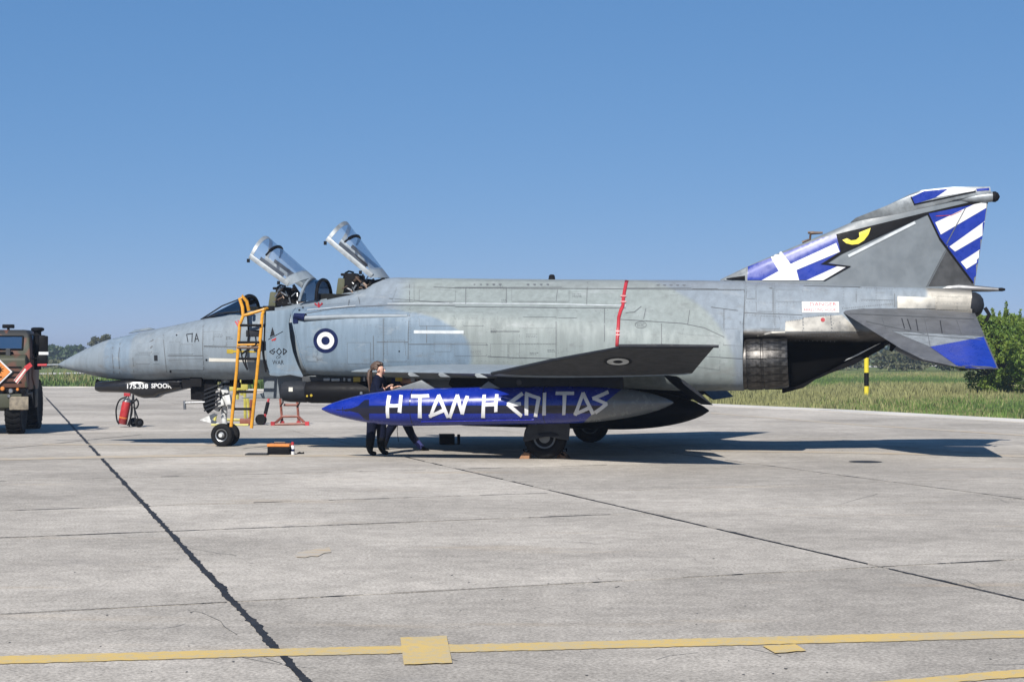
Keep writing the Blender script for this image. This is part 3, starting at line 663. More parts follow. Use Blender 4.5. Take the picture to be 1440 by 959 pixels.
# ---- foils (wing, fin, tailplanes)
def foil(stations, th, up, n_=9, camber=0., q=None):       # stations: (LE, TE); th list of thickness; up = thickness direction
    rings = []
    for (le, te), t in zip(stations, th):
        le, te = Vector(le), Vector(te); P = []
        for i in range(n_): u = (1-math.cos(math.pi*i/(n_-1)))/2; P.append((u, math.sin(math.pi*u**.72)**.8*.5+.012))
        P[0] = (0, .02); P[-1] = (1, .03)
        rg = [le.lerp(te, u)+up*(h*t) for u, h in P]+[le.lerp(te, u)-up*(h*t*.9) for u, h in P[::-1]]
        rings.append(rg)
    q = q or MB(); return q.rings(rings)
def wing(s):
    c_ = lambda x, y, z: (x, y*s, z)
    q = foil([(c_(4.35, .9, 1.50), c_(-1.85, .9, 1.50)), (c_(3.9, 1.35, 1.5), c_(-1.93, 1.35, 1.50)), (c_(2.15, 2.75, 1.5), c_(-2.31, 2.75, 1.5)), (c_(.47, 4.08, 1.5), c_(-2.66, 4.08, 1.5))], [.30, .28, .2, .13], Vector((0, 0, 1)), 14)
    inner = q.obj('inner_wing', 'wing', jet, 40)
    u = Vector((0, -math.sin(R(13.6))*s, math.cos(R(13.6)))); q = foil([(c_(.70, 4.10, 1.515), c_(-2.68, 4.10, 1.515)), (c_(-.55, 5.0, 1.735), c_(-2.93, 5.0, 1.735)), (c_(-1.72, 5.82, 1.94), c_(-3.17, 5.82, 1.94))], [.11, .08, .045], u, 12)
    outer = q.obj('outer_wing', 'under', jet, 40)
    # leading edge flap of the outer panel, a slim lit lip
    q = MB(); q.tube([c_(.66, 4.16, 1.50), c_(-.5, 4.98, 1.73), c_(-1.70, 5.81, 1.93)], [.03, .026, .02], 8); q.obj('leading_edge', 'charcoal', outer)
    q = MB(); q.tube([c_(-1.70, 5.84, 1.955), c_(-2.4, 5.85, 1.955), c_(-3.24, 5.86, 1.948)], [.028, .03, .022], 8); q.obj('wing_tip', 'charcoal', outer)
    # slat brackets under the inner leading edge
    for y_ in (2.5, 3.05, 3.68):
        xl = 3.9-(y_-1.35)*1.256; q = MB(); q.prism([(xl+.08, 1.47), (xl+.06, 1.505), (xl-.0, 1.50), (xl-.16, 1.425), (xl+.04, 1.43)], 'y', (y_-.025)*s, (y_+.025)*s); q.obj('slat_bracket', 'finlight', inner)
    # drooped flap, its shading put into the charcoal colour
    a = R(38)
    q = foil([(c_(-1.95, 1.5, 1.45), c_(-1.95-.85*math.cos(a), 1.5, 1.45-.85*math.sin(a))), (c_(-2.3, 2.85, 1.45), c_(-2.3-.8*math.cos(a), 2.85, 1.45-.8*math.sin(a)))], [.07, .06], Vector((-math.sin(a), 0, math.cos(a))), 8)
    q.obj('flap', 'charcoal', inner)
    return inner, outer
inL, outL = wing(1); inR, outR = wing(-1)
LE = [(1010, 394.5), (1052, 374), (1160, 329), (1220, 303), (1278, 274.5), (1296, 268), (1340, 264), (1391, 264)]
TE = [(1362, 404), (1365, 400), (1372, 361), (1380, 324), (1387, 291), (1387.5, 287), (1389, 281), (1391, 272)]
# fin in spanwise stations by height
def fin_st():
    out = []; zs = [3.02, 3.23, 3.5, 3.8, 4.1, 4.4, 4.62, 4.70]
    le = [U(*p) for p in LE]; te = [U(1370, 404), U(1390, 281)]
    def atz(P, z):
        for a, b in zip(P, P[1:]):
            if a.z <= z <= b.z: return a.lerp(b, (z-a.z)/max(1e-6, b.z-a.z))
        return P[0] if z < P[0].z else P[-1]
    for z in zs:
        l = atz(le, z); t = atz(te, z); out.append(((l.x, 0, z), (t.x, 0, z)))
    return out
q = foil(fin_st(), [.30, .28, .25, .22, .19, .16, .12, .11], Vector((0, 1, 0)), 13); fin = q.obj('tail_fin', 'fingrey', jet, 40)
# fin cap and rear pod
capP = [(1196, 313), (1240, 293), (1278, 274.5), (1296, 268), (1340, 263.5), (1392, 263.5), (1393, 271), (1340, 283), (1262, 305)]
P = [U(*p) for p in capP]; rings = []
q = MB(); prf = [(p.x, p.z) for p in P]; cx = sum(a for a, b in prf)/len(prf); cz = sum(b for a, b in prf)/len(prf)
for y_, k in ((-.085, .0), (-.07, 1), (.07, 1), (.085, .0)):
    yk = lambda a: .35+.65*min(1, max(0, (prf[0][0]-a)/1.3))
    rings.append([(a, y_*yk(a), b) if k else (lerp(cx, a, .93), y_, lerp(cz, b, .8)) for a, b in prf])
q.rings(rings); fcap = q.obj('fin_cap', 'finlight', fin, 40)
a, b = U(1336, 281), U(1398, 277); q = MB(); q.tube([(a.x, 0, a.z), (lerp(a.x, b.x, .4), 0, lerp(a.z, b.z, .4)), (lerp(a.x, b.x, .85), 0, b.z), (b.x, 0, b.z)], [.02, .08, .1, .09], 14); q.obj('fin_pod', 'finlight', fin)
q = MB(); q.lathe([(0, .095), (.05, .1), (.1, .07), (.13, .01)], (b.x+.03, 0, b.z), (-1, 0, 0), 14); q.obj('tail_light', 'dark', fin)
# ram air / probe on the fin's leading edge
q = MB(); A = [U(1128, 341), U(1139, 337), U(1140, 328), U(1157, 327.5)]; q.tube([(p.x, 0, p.z) for p in A], [.025, .025, .035, .02], 8); q.tube([(U(1136, 327.5).x, 0, U(1136, 327.5).z), (U(1145, 327).x, 0, U(1145, 327).z)], .025, 6); q.obj('fin_probe', 'brownmetal', fin)
q = MB(); c0 = U(1018, 394); c1 = U(1050, 377); c2 = U(1052, 396); q.prism([(c0.x, c0.z), (c1.x, c1.z), (c2.x, c2.z-.05)], 'y', -.06, .06); q.obj('fin_root_fairing', 'finlight', fin)
q = MB(); q.tube([(U(1022, 392.5).x, .07, U(1022, 392.5).z), (U(1048, 391).x, .1, U(1048, 391).z)], [.01, .04], 8); q.obj('fin_scoop', 'dark', fin)
def stab(s):
    c_ = lambda v: (v[0], v[1]*s, v[2]); an = R(23); u = Vector((0, math.sin(an)*s, math.cos(an)))
    a = (-5.10, .5, 2.60); b = (-7.46, .34, 2.56); c = (-6.62, 2.62, 1.64); d = (-7.66, 2.66, 1.585)
    m1 = tuple(lerp(a[i], c[i], .74) for i in range(3)); m1 = (-6.18, 2.05, 1.86)
    q = foil([(c_(a), c_(b)), (c_((-6.10, 1.98, 1.92)), c_((-7.6, 1.95, 1.89))), (c_((-6.45, 2.4, 1.735)), c_((-7.64, 2.36, 1.71))), (c_((-6.98, 2.66, 1.62)), c_(d))], [.15, .10, .08, .05], u, 12)
    o = q.obj('tailplane', 'stab', jet, 40); return o
sL, sR = stab(1), stab(-1)

# ---- engine nozzles of petals
petal = None
for s in (1, -1):
    cx, cy, cz = -3.34, .66*s, 1.66
    q = MB(); q.lathe([(0, .40), (.08, .47), (.12, .485), (.18, .47), (.2, .3)], (cx+.10, cy, cz), (-1, 0, -.03), 36); noz = q.obj('exhaust_nozzle', 'hotmetal', jet)
    q = MB(); q.lathe([(0, .38), (.3, .40), (.75, .38)], (cx-.02, cy, cz), (-1, 0, -.03), 28, (True, False)); q.obj('inner_liner', 'dark', noz)
    N = 20
    for k in range(N):
        if petal is None:
            q = MB(); wv = math.pi/N*.93; rings = []
            for (t, r_, th) in ((0, .487, .03), (.02, .497, .045), (.26, .495, .04), (.27, .485, .04), (.30, .485, .04), (.31, .498, .04), (.70, .468, .035), (.74, .45, .03)):
                rings.append([(-t, r_*math.sin(a_), r_*math.cos(a_)) for a_ in (-wv, -wv*.5, 0, wv*.5, wv)]+[(-t, (r_-th)*math.sin(a_), (r_-th)*math.cos(a_)) for a_ in (wv, 0, -wv)])
            q.rings(rings); petal = q.obj('nozzle_petal', 'hotmetal', noz, 30); o = petal
        else:
            o = petal.copy(); COL.objects.link(o); o.parent = noz
        o.location = (cx-.06, cy, cz); o.rotation_euler = (2*math.pi*k/N, R(2), 0)
# ---- arresting hook
q = MB(); A = [U(1108, 541, .05), U(1128, 531, .05), U(1150, 527, .05), U(1205, 502, .05), U(1248, 481, .05)]; q.tube([(p.x, .06, p.z) for p in A], [.05, .06, .07, .055, .05], 8); hook = q.obj('arresting_hook', 'charcoal', jet)
q = MB(); A = [U(1105, 531, .15), U(1140, 517, .15), U(1160, 518, .15), U(1205, 499, .15), U(1246, 477, .15)]; q.tube([(p.x, .17, p.z) for p in A], .02, 6); q.obj('hook_lit_line', 'seamlight', hook)  # pale tube added as the lit line along the hook
a = U(1252, 484, .05); q = MB(); q.prism([(a.x+.1, a.z+.13), (a.x-.08, a.z+.12), (a.x-.12, a.z-.02), (a.x-.03, a.z-.14), (a.x+.02, a.z-.12), (a.x, a.z), (a.x+.12, a.z+.02)], 'y', .0, .1); q.obj('hook_point', 'dark', hook)
P = [U(1100, 553), U(1130, 545), U(1146, 534), U(1158, 528), U(1200, 513), U(1244, 489), U(1244, 478), U(1160, 500), U(1100, 520)]
q = MB(); q.prism([(p.x, p.z) for p in P], 'y', -.14, .14); q.obj('hook_fairing', 'black', jet, 30, .02)

# ---- splitter plate, intake
P = [(374, 440), (376, 437.5), (400, 436), (414, 434), (409, 442), (406, 455), (408, 475), (412, 495), (418, 512), (426, 528), (427, 531), (408, 527), (392, 529), (380, 528), (376.5, 522), (374.5, 500), (373.5, 470)]
PP = [U(*p, .98) for p in P]; q = MB(); q.prism([(p.x, p.z) for p in PP], 'y', .95, .985); spl = q.obj('intake_splitter_plate', 'hull', jet, 30, .006)
q = MB(); q.prism([(p.x, p.z) for p in PP], 'y', -.985, -.95); q.obj('intake_splitter_plate', 'hull', jet, 30, .006)
for s in (1, -1):
    q = MB(); rings = []
    lip = [(.98, 2.70), (1.30, 2.55), (1.38, 2.05), (1.30, 1.58), (1.0, 1.43)]; L = catmull([(0, a, b) for a, b in lip], 22)
    q.tube([(5.13-.26*(2.6-v.z), v.y*s, v.z) for v in L], .016, 6); q.obj('intake_lip', 'hull', jet)
# ---- bleed tube / refuelling probe along the intake shoulder
A = [U(427, 447.5, 1.42), U(470, 446, 1.42), U(520, 445, 1.44), U(572, 444.5, 1.44)]
q = MB(); q.tube([(p.x, 1.36, p.z) for p in A], [.05, .055, .055, .04], 12); q.obj('side_tube', 'wing', jet)
A = [U(412, 444, 1.42), U(428, 446, 1.42)]; q = MB(); q.tube([(A[0].x, 1.34, A[0].z), (A[1].x, 1.36, A[1].z)], [.055, .075], 10); q.box((A[0].x-.03, 1.34, A[0].z-.08), (.1, .06, .12)); q.obj('tube_inlet', 'navy', jet)

# ---- cockpits
def arch(x, w_, z0, h, x2=None, n_=18, e=2.3, a0=0, a1=180):
    x2 = x if x2 is None else x2; out = []
    for i in range(n_+1):
        a_ = R(lerp(a0, a1, i/n_)); c_, s_ = math.cos(a_), math.sin(a_)
        out.append((lerp(x, x2, abs(s_)**(2/e)), math.copysign(abs(c_)**(2/e), c_)*w_, z0+abs(s_)**(2/e)*h))
    return out
ws0 = U(283, 449.5); bt = U(352, 416)
q = MB(); rs = []
for i in range(10):
    t = i/9; xx = lerp(ws0.x, bt.x+.02, t); rs.append(arch(xx, lerp(.05, .50, t**.75), lerp(ws0.z-.10, 2.60, t), lerp(.10, bt.z-2.60, t), xx-.0))
q.rings(rs, (False, False), False); wsc = q.obj('windshield', 'darkglass', jet, 60)
q = MB(); q.tube(arch(bt.x, .52, 2.62, bt.z-2.62), .035, 8); q.obj('windshield_bow', 'black', wsc)
for s in (1, -1):
    q = MB(); q.tube([(ws0.x, .03*s, ws0.z+.0), (lerp(ws0.x, bt.x, .5), .20*s, lerp(ws0.z, bt.z, .5)+.03), (bt.x, .28*s, bt.z-.03)], .014, 6)
    q.tube([(ws0.x, .06*s, ws0.z-.02), (lerp(ws0.x, bt.x, .5), .36*s, 2.63), (bt.x, .51*s, 2.66)], .016, 6); q.obj('windshield_frame', 'charcoal', wsc)
# fixed middle windscreen between the cockpits
m0 = U(421, 420, .5); m1 = U(440, 391); m2 = U(447, 393)
q = MB(); q.tube(arch(m0.x, .50, m0.z-.05, m1.z-m0.z+.03, m1.x), .03, 8); mid = q.obj('middle_frame', 'hull', jet)
mx = U(449, 420, .3).x; q = MB(); q.tube(arch(mx, .50, 2.86, m2.z-2.87), .035, 8); q.obj('middle_bow', 'black', mid)
q = MB(); q.rings([arch(m0.x, .49, m0.z-.05, m1.z-m0.z+.02, m1.x), arch(mx, .49, 2.86, m2.z-2.88)], (False, False), False); q.obj('middle_glass', 'darkglass', mid, 60)
# cockpit decks and instrument coaming
q = MB(); q.box((5.95, 0, 2.60), (1.25, .9, .1)); q.box((6.3, 0, 2.68), (.35, .7, .16)); q.obj('cockpit_tub', 'cockpit', jet)
q = MB(); q.box((4.1, 0, 2.93), (1.2, .85, .12)); q.box((4.75, 0, 2.93), (.3, .7, .14)); q.obj('cockpit_tub', 'cockpit', jet)
def seat(x0, z0, k):
    q = MB(); q.box((x0+.14, 0, z0+.16), (.16, .36, .34), Matrix.Rotation(R(-8), 3, 'Y')); s_ = q.obj('ejection_seat', 'olive', jet, 30, .04)
    q = MB(); q.box((x0-.10, 0, z0+.22), (.30, .44, .34)); q.box((x0-.34, 0, z0+.18), (.22, .34, .26)); q.box((x0+.0, 0, z0+.40), (.3, .3, .05)); q.obj('seat_frame', 'dark', s_, 30, .02)
    q = MB()
    for i in range(14):
        a_ = Vector((x0+rnd.uniform(-.42, .1), rnd.uniform(.16, .3), z0+rnd.uniform(.05, .36))); q.tube([a_, a_+Vector((rnd.uniform(-.12, .12), .02, rnd.uniform(-.1, .12)))], rnd.uniform(.008, .02), 5)
    q.obj('seat_fitting', 'steel', s_)['kind'] = 'stuff'
    q = MB()
    for i in range(10):
        a_ = Vector((x0+rnd.uniform(-.42, .1), rnd.uniform(.17, .3), z0+rnd.uniform(.05, .38))); q.tube([a_, a_+Vector((rnd.uniform(-.14, .14), .02, rnd.uniform(-.1, .12)))], rnd.uniform(.01, .025), 5)
    q.obj('seat_strap', 'brownmetal', s_)['kind'] = 'stuff'
    q = MB(); q.tube([(x0+.16, -.12, z0+.34), (x0+.12, -.1, z0+.44), (x0+.02, 0, z0+.47), (x0-.1, .1, z0+.44)], .02, 6); q.obj('seat_handle', 'black', s_)
seat(U(398, 430).x+.02, 2.72, 0); seat(U(492, 412).x, 2.98, 1)
def canopy(rf, rr, tf, tr_, w_, nm):                     # rail front/rear and ridge front/rear in pixels
    RF, RR = U(*rf, w_), U(*rr, w_); TF, TR = U(*tf, 0), U(*tr_, 0)
    def bow(t):
        a, b = RF.lerp(RR, t), TF.lerp(TR, t); d = b-a; out = []
        for i in range(21):
            an = math.pi*i/20; c_, s_ = math.cos(an), math.sin(an)
            k = abs(s_)**.85; out.append(Vector((a.x+d.x*k, math.copysign(abs(c_)**.85, c_)*w_, a.z+d.z*k)))
        return out
    root = None; q = MB(); q.rings([bow(t) for t in np.linspace(.06, .84, 12)], (False, False), False); root = q.obj('canopy', 'canopy', jet, 60)
    def shell(t0, t1, m, name, th=.018):
        q = MB(); B = [bow(t) for t in np.linspace(t0, t1, 5)]
        q.rings([[p_ for p_ in b_]+[Vector((p_.x, p_.y*(1-th/w_), p_.z))-Vector((TF-RF).normalized())*th*(1 if 3 < i < 17 else 0) for i, p_ in reversed(list(enumerate(b_)))] for b_ in B]); return q.obj(name, m, root, 40)
    shell(0, .06, 'finlight', 'front_bow'); shell(.82, 1, 'hull', 'rear_fairing')
    for s in (1, -1):
        # the sill rail: a tapering band between the lower edge and the glass
        up = (TF-RF).normalized(); q = MB(); rg = []
        for t in (0, .25, .5, .75, 1):
            a = RF.lerp(RR, t); h0 = .13
            rg.append([(a.x, (w_+.012)*s, a.z), (a.x+up.x*h0, (w_+.004)*s, a.z+up.z*h0), (a.x+up.x*h0, (w_-.04)*s, a.z+up.z*h0), (a.x, (w_-.04)*s, a.z)])
        q.rings(rg); q.obj('canopy_rail', 'finlight', root, 30, .006)
        q = MB(); a = RF.lerp(RR, .22); b = RF.lerp(RR, .82); o1 = up*.13; o2 = up*.22
        q.rings([[(v.x, (w_-.03)*s, v.z), (v.x, (w_-.05)*s, v.z)] for v in (a+o1, a+o2, b+o2, b+o1)], (False, False), True)
        q2 = MB(); q2.add([(v.x, (w_-.035)*s, v.z) for v in (a+o1, a+o2, b+o2, b+o1)]+[(v.x, (w_-.055)*s, v.z) for v in (a+o1, a+o2, b+o2, b+o1)], [(0, 1, 2, 3), (7, 6, 5, 4), (0, 4, 5, 1), (1, 5, 6, 2), (2, 6, 7, 3), (3, 7, 4, 0)]); q2.obj('canopy_lining', 'charcoal', root, 30)
    b_ = bow(.26); q = MB(); q.tube(b_[5:16], .034, 6); q.tube([b_[15], b_[17]], .02, 6); q.tube([b_[3], b_[5]], .02, 6); q.obj('inner_bow', 'black', root)
    A = RR.lerp(TR, .3); q = MB(); q.tube([(A.x+.1, .15, A.z-.08), (A.x-.03, .15, A.z-.22)], .035, 8); q.obj('canopy_hinge', 'dark', root); q = MB(); q.tube([(A.x+.2, -.15, A.z+.0), (A.x+.0, -.15, A.z-.3)], .03, 8); q.obj('canopy_hinge', 'dark', root)
    for t in (.02, .8):
        a = RF.lerp(RR, t); q = MB(); q.box((a.x+.02, w_+.0, a.z-.04), (.05, .04, .07)); q.obj('latch', 'dark', root)
    return root
canopy((349.5, 363), (404, 403), (375, 332), (442, 391), .46, 'front')
canopy((457.5, 338), (521, 391), (487, 311.5), (546, 391), .46, 'rear')
q = MB(); a, b, c_, d = U(520, 408, .45), U(521, 398, .3), U(545, 391, .2), U(540, 402, .45); q.tube([(a.x, .36, a.z), (b.x, .34, b.z), (c_.x+.05, .22, c_.z-.03)], .035, 8); q.obj('canopy_seal', 'dark', jet)

# ---- spine fittings
a = U(776, 391); q = MB(); q.lathe([(0, .07), (.09, .055), (.11, .03)], (a.x, 0, 3.24), (0, 0, 1), 12); q.obj('beacon', 'dark', jet)
a = U(204, 466); q = MB(); q.prism([(a.x+.35, 2.24), (a.x+.2, 2.315), (a.x-.1, 2.355), (a.x-.2, 2.33)], 'y', -.05, .05); q.obj('nose_blister', 'hull', jet, 40)

# ---- gun fairing under the nose
def boxloft(tab, m, name, n_=20, e=3.2):
    tab = [(a, b, c, d*1.65) for a, b, c, d in tab]
    q = MB(); q.rings([sup(x_, zt, zb, w_, e, n_, (zt+zb)/2) for x_, zt, zb, w_ in tab]); return q.obj(name, m, jet, 40)
def px_tab(rows, y=0.): 
    out = []
    for px_, t_, b_, w_ in rows: a, b = U(px_, t_, y), U(px_, b_, y); out.append((a.x, a.z, b.z, w_))
    return out
gun = boxloft(px_tab([(139.5, 541, 546, .1), (141, 537, 550, .16), (146, 536, 551.5, .19), (176, 534, 552, .2), (188, 532, 553, .2), (199, 531, 558, .19), (206, 531, 560, .17), (222, 531, 559, .17), (228, 531, 555, .19), (246, 530, 551, .2), (268, 529, 545, .2), (276, 528, 536, .16)]), 'blackgloss', 'gun_fairing')
q = MB(); q.lathe([(0, .08), (.02, .08), (.02, .055), (-.25, .05)], (gun.data.vertices[0].co.x+.03, 0, 1.24), (1, 0, 0), 14, (True, True)); q.obj('muzzle', 'dark', gun)
# belly keel behind nose gear, bay clutter
P = [(366, 530), (366, 553), (342, 560), (437, 560), (560, 560), (560, 530)]
keel = [U(*p, .35) for p in ((372, 528), (372, 552), (356, 556), (340, 560), (460, 561), (700, 556), (700, 528))]
q = MB(); q.prism([(p.x, p.z) for p in keel], 'y', -.42, .42); q.obj('belly_tray', 'fingrey', jet, 30, .02)
q = MB(); rb = random.Random(3)
for i in range(34):
    x_ = rb.uniform(6.55, 8.0); q.box((x_, rb.uniform(-.35, .42), rb.uniform(1.18, 1.32)), (rb.uniform(.05, .25), rb.uniform(.04, .12), rb.uniform(.04, .18)))
q.obj('gear_bay_fitting', 'dark', jet, 30)['kind'] = 'stuff'

# ---- landing gear
def wheel(c_, r_, wd, name, parent, rim='steel', rr=.55):
    q = MB(); w2 = wd/2; q.lathe([(-w2*.7, r_*rr), (-w2, r_*.66), (-w2, r_*.84), (-w2*.8, r_*.95), (-w2*.45, r_), (w2*.45, r_), (w2*.8, r_*.95), (w2, r_*.84), (w2, r_*.66), (w2*.7, r_*rr)], c_, (0, 1, 0), 36); wh = q.obj(name, 'rubber', parent)
    q = MB(); q.lathe([(-w2*.75, r_*rr*.5), (-w2*.8, r_*rr), (w2*.8, r_*rr), (w2*.72, r_*rr*.85), (w2*.4, r_*rr*.7), (w2*.4, r_*.3), (w2*.75, r_*.26), (w2*.8, .01)], c_, (0, 1, 0), 28); q.obj('rim', rim, wh)
    q = MB()
    for k in range(8):
        a_ = k*math.pi/4; q.lathe([(0, r_*.06), (.012, r_*.05)], (c_[0]+math.cos(a_)*r_*.43, c_[1]+w2*.38, c_[2]+math.sin(a_)*r_*.43), (0, 1, 0), 8)
    q.obj('bolt', 'dark', wh)['kind'] = 'stuff'; return wh
ng = U(314, 612); nx = 6.93
for s in (1, -1): wheel((nx, .17*s-.0, .228), .228, .15, 'nose_wheel', jet)
q = MB(); q.tube([(nx, -.28, .228), (nx, .28, .228)], .04, 10); q.tube([(nx, 0, .23), (nx+.03, 0, .56)], .055, 12); q.tube([(nx+.03, 0, .56), (nx+.02, 0, .82)], .062, 12); q.tube([(nx+.03, 0, .8), (nx, 0, 1.35)], [.1, .085], 12)
strut = q.obj('nose_gear_leg', 'gearwhite', jet)
q = MB()
for (x_, y_, z_, dx, dy, dz) in ((.06, .1, .86, .16, .14, .14), (-.1, .1, .92, .12, .12, .2), (.12, .05, 1.02, .1, .2, .1), (-.04, .12, 1.1, .14, .08, .12), (.05, .08, 1.2, .1, .16, .08), (-.12, .0, .78, .14, .1, .07), (.15, .06, .74, .1, .1, .08)): q.box((nx+x_, y_, z_), (dx, dy, dz), Matrix.Rotation(R(rb.uniform(-25, 25)), 3, 'Y'))
q.obj('gear_fitting', 'gearwhite', strut, 30, .02)['kind'] = 'stuff'
q = MB()
for i in range(16):
    a_ = Vector((nx+rb.uniform(-.14, .16), rb.uniform(.1, .19), rb.uniform(.72, 1.3))); q.tube([a_, a_+Vector((rb.uniform(-.1, .1), .02, rb.uniform(-.12, .12)))], rb.uniform(.01, .022), 5)
q.obj('hose', 'dark', strut)['kind'] = 'stuff'
A = [U(330, 589), U(302, 591), U(281, 590), U(300, 596), U(330, 597)]
q = MB(); q.rings([[(p.x, y_, p.z) for p in (U(281, 590.5), U(301, 581), U(306, 583), U(297, 590), U(310, 595), U(300, 595.5))] for y_ in (-.02, .02)]); q.obj('torque_link', 'gearwhite', strut, 30)
q = MB(); D = [U(*p, .25) for p in ((268, 532), (269, 562), (285, 563), (287, 574), (293, 582), (303, 574), (304, 532))]; q.prism([(p.x, p.z) for p in D], 'y', .25, .28); nd = q.obj('nose_gear_door', 'black', jet, 30, .01)
q = MB()
for i in range(6): z_ = 1.16-.1*i*.8; q.box((7.0+.12, .30, z_), (.3, .03, .03), Matrix.Rotation(R(20), 3, 'Y'))
q.obj('door_rib', 'charcoal', nd)['kind'] = 'stuff'
q = MB(); a, b = U(258, 566.5, .3), U(288, 565.5, .3); q.tube([(a.x, .3, a.z), (b.x, .3, b.z)], .02, 8); q.tube([(a.x-.02, .3, a.z+.04), (a.x-.03, .3, a.z-.13)], .03, 8); q.obj('taxi_light_arm', 'steel', nd)
for s in (1, -1):
    y_ = 2.72*s
    wh = wheel((0, y_, .375), .375, .28, 'main_wheel', jet, 'tankgrey', .52)
    q = MB(); q.tube([(0, y_-.22*s, .38), (.0, y_-.26*s, .8), (.02, y_-.2*s, 1.5)], [.07, .08, .1], 12); q.tube([(0, y_-.25*s, .375), (0, y_+.05*s, .375)], .06, 10); q.tube([(.02, y_-.3*s, 1.0), (.7, y_-.6*s, 1.45)], .04, 8); leg = q.obj('main_gear_leg', 'gearwhite', jet)
    pts = [(.46, .42), (.28, .36), (-.32, .42), (-.40, .55), (-.34, .84), (-.30, 1.30), (.30, 1.30), (.33, .84)]
    pd = [(U(735, 624, 2.95).x, .44)]
    D = [U(*p, 2.95) for p in ((735.5, 619), (738, 621.5), (750, 618), (770, 613), (786, 617), (800, 619), (801.5, 602), (800, 590), (750, 590), (743, 598), (736, 615))]
    q = MB(); q.prism([(p.x, p.z) for p in D], 'y', 2.93*s, 2.97*s); md = q.obj('main_gear_door', 'under', jet, 30, .012)
    D = [U(*p, 2.95) for p in ((757, 609), (775, 607), (785, 610), (788, 613), (764, 614), (758, 613))]
    q = MB(); q.prism([(p.x, p.z) for p in D], 'y', 2.97*s, 2.985*s); q.obj('door_panel', 'charcoal', md, 30, .005)

# ---- pylons and drop tanks
def tank(x0, z0, x1, z1, y_, r_, m, name, lab, nose_l=.27, tail_l=.33):
    A, B = Vector((x0, y_, z0)), Vector((x1, y_, z1)); L = (B-A).length; prof = []
    for i in range(49):
        t = i/48
        if t < nose_l: k = (1-(1-t/nose_l)**1.75)**.72
        elif t > 1-tail_l: u = (t-(1-tail_l))/tail_l; k = max(0, 1-u**2.3)**.72
        else: k = 1
        prof.append((t*L, max(.012, r_*k)))
    q = MB(); q.lathe(prof, A, B-A, 48); o = q.obj(name, m, jet, 60); o['label'] = lab; return o
tn = U(452.5, 575, 3.37); te_ = U(947, 566, 3.37)
tk = tank(tn.x, tn.z, te_.x, te_.z, 3.37, .325, 'tankpaint', 'drop_tank', 'long blue drop tank with white Greek lettering')
# far side tank and the centre tank, painted black for their shaded tails
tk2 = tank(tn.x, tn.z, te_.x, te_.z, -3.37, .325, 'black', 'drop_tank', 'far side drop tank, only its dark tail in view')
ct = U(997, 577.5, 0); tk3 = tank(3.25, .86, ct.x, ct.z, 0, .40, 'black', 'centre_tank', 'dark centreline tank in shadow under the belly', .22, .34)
for s in (1, -1):
    D = [U(*p, 3.37) for p in ((686, 548), (702, 527), (876, 528), (877, 548), (790, 551), (700, 551))]
    q = MB(); q.prism([(p.x, p.z) for p in D], 'y', 3.29*s, 3.45*s); py_ = q.obj('wing_pylon', 'charcoal', jet, 30, .012)
    D = [U(*p, 3.37) for p in ((547, 549.5), (593, 534.5), (614, 547.5), (580, 556), (550, 553))]
    q = MB(); q.prism([(p.x, p.z) for p in D], 'y', 3.34*s, 3.40*s); q.obj('pylon_nose_fairing', 'tankgrey', py_, 30, .01)
    D = [U(*p, 3.45) for p in ((675, 546), (687, 536), (704, 546))]
    q = MB(); q.prism([(p.x, p.z) for p in D], 'y', 3.42*s, 3.49*s); q.obj('pylon_fin', 'tankgrey', py_, 30, .004)
    q = MB(); a = U(730, 538, 3.45); q.lathe([(0, .05), (.012, .045)], (a.x, 3.45*s, a.z), (0, s, 0), 16); q.obj('pylon_cap', 'under', py_)
    # inboard pylon, painted black to stand for the shade under the wing
    D = [U(*p, 2.0) for p in ((640, 520), (632, 540), (650, 556), (760, 560), (860, 552), (870, 526))]
    q = MB(); q.prism([(p.x, p.z) for p in D], 'y', 1.95*s, 2.1*s); q.obj('inboard_pylon', 'black', jet, 30, .012)
q = MB(); q.box((.6, 0, 1.3), (3.2, .3, .35)); q.obj('centre_pylon', 'under', jet, 30, .02)
# sensor pod under the left intake
pn = U(394.5, 550, .95); pe = U(556, 553, .95)
q = MB(); q.lathe([(0, .05), (.02, .13), (.08, .19), (.2, .205), (.52, .21), (.54, .2)], (pn.x, .95, pn.z), (-1, 0, -.01), 28); pod = q.obj('sensor_pod', 'charcoal', jet); pod['label'] = 'dark grey sensor pod with a small square window'
q = MB(); q.lathe([(.5, .19), (.55, .2), (.62, .215), (2.1, .215), (2.3, .15), (2.34, .02)], (pn.x, .95, pn.z-.01), (-1, 0, 0), 28); q.obj('pod_body', 'black', pod)
q = MB(); a = U(409, 547.5, 1.15); q.box((a.x, 1.145, a.z), (.08, .03, .08)); q.obj('pod_window', 'offwhite', pod)
q = MB(); a = U(438, 556, 1.15); q.lathe([(0, .03), (.02, .025)], (a.x, 1.15, a.z), (0, 1, 0), 8); q.lathe([(0, .02), (.02, .02)], (a.x+.08, 1.155, a.z-.01), (0, 1, 0), 8); q.obj('pod_plug', 'brass', pod)
q = MB(); q.box((pn.x-1.2, .95, 1.30), (1.5, .12, .2)); q.obj('pod_adapter', 'under', jet, 30, .01)

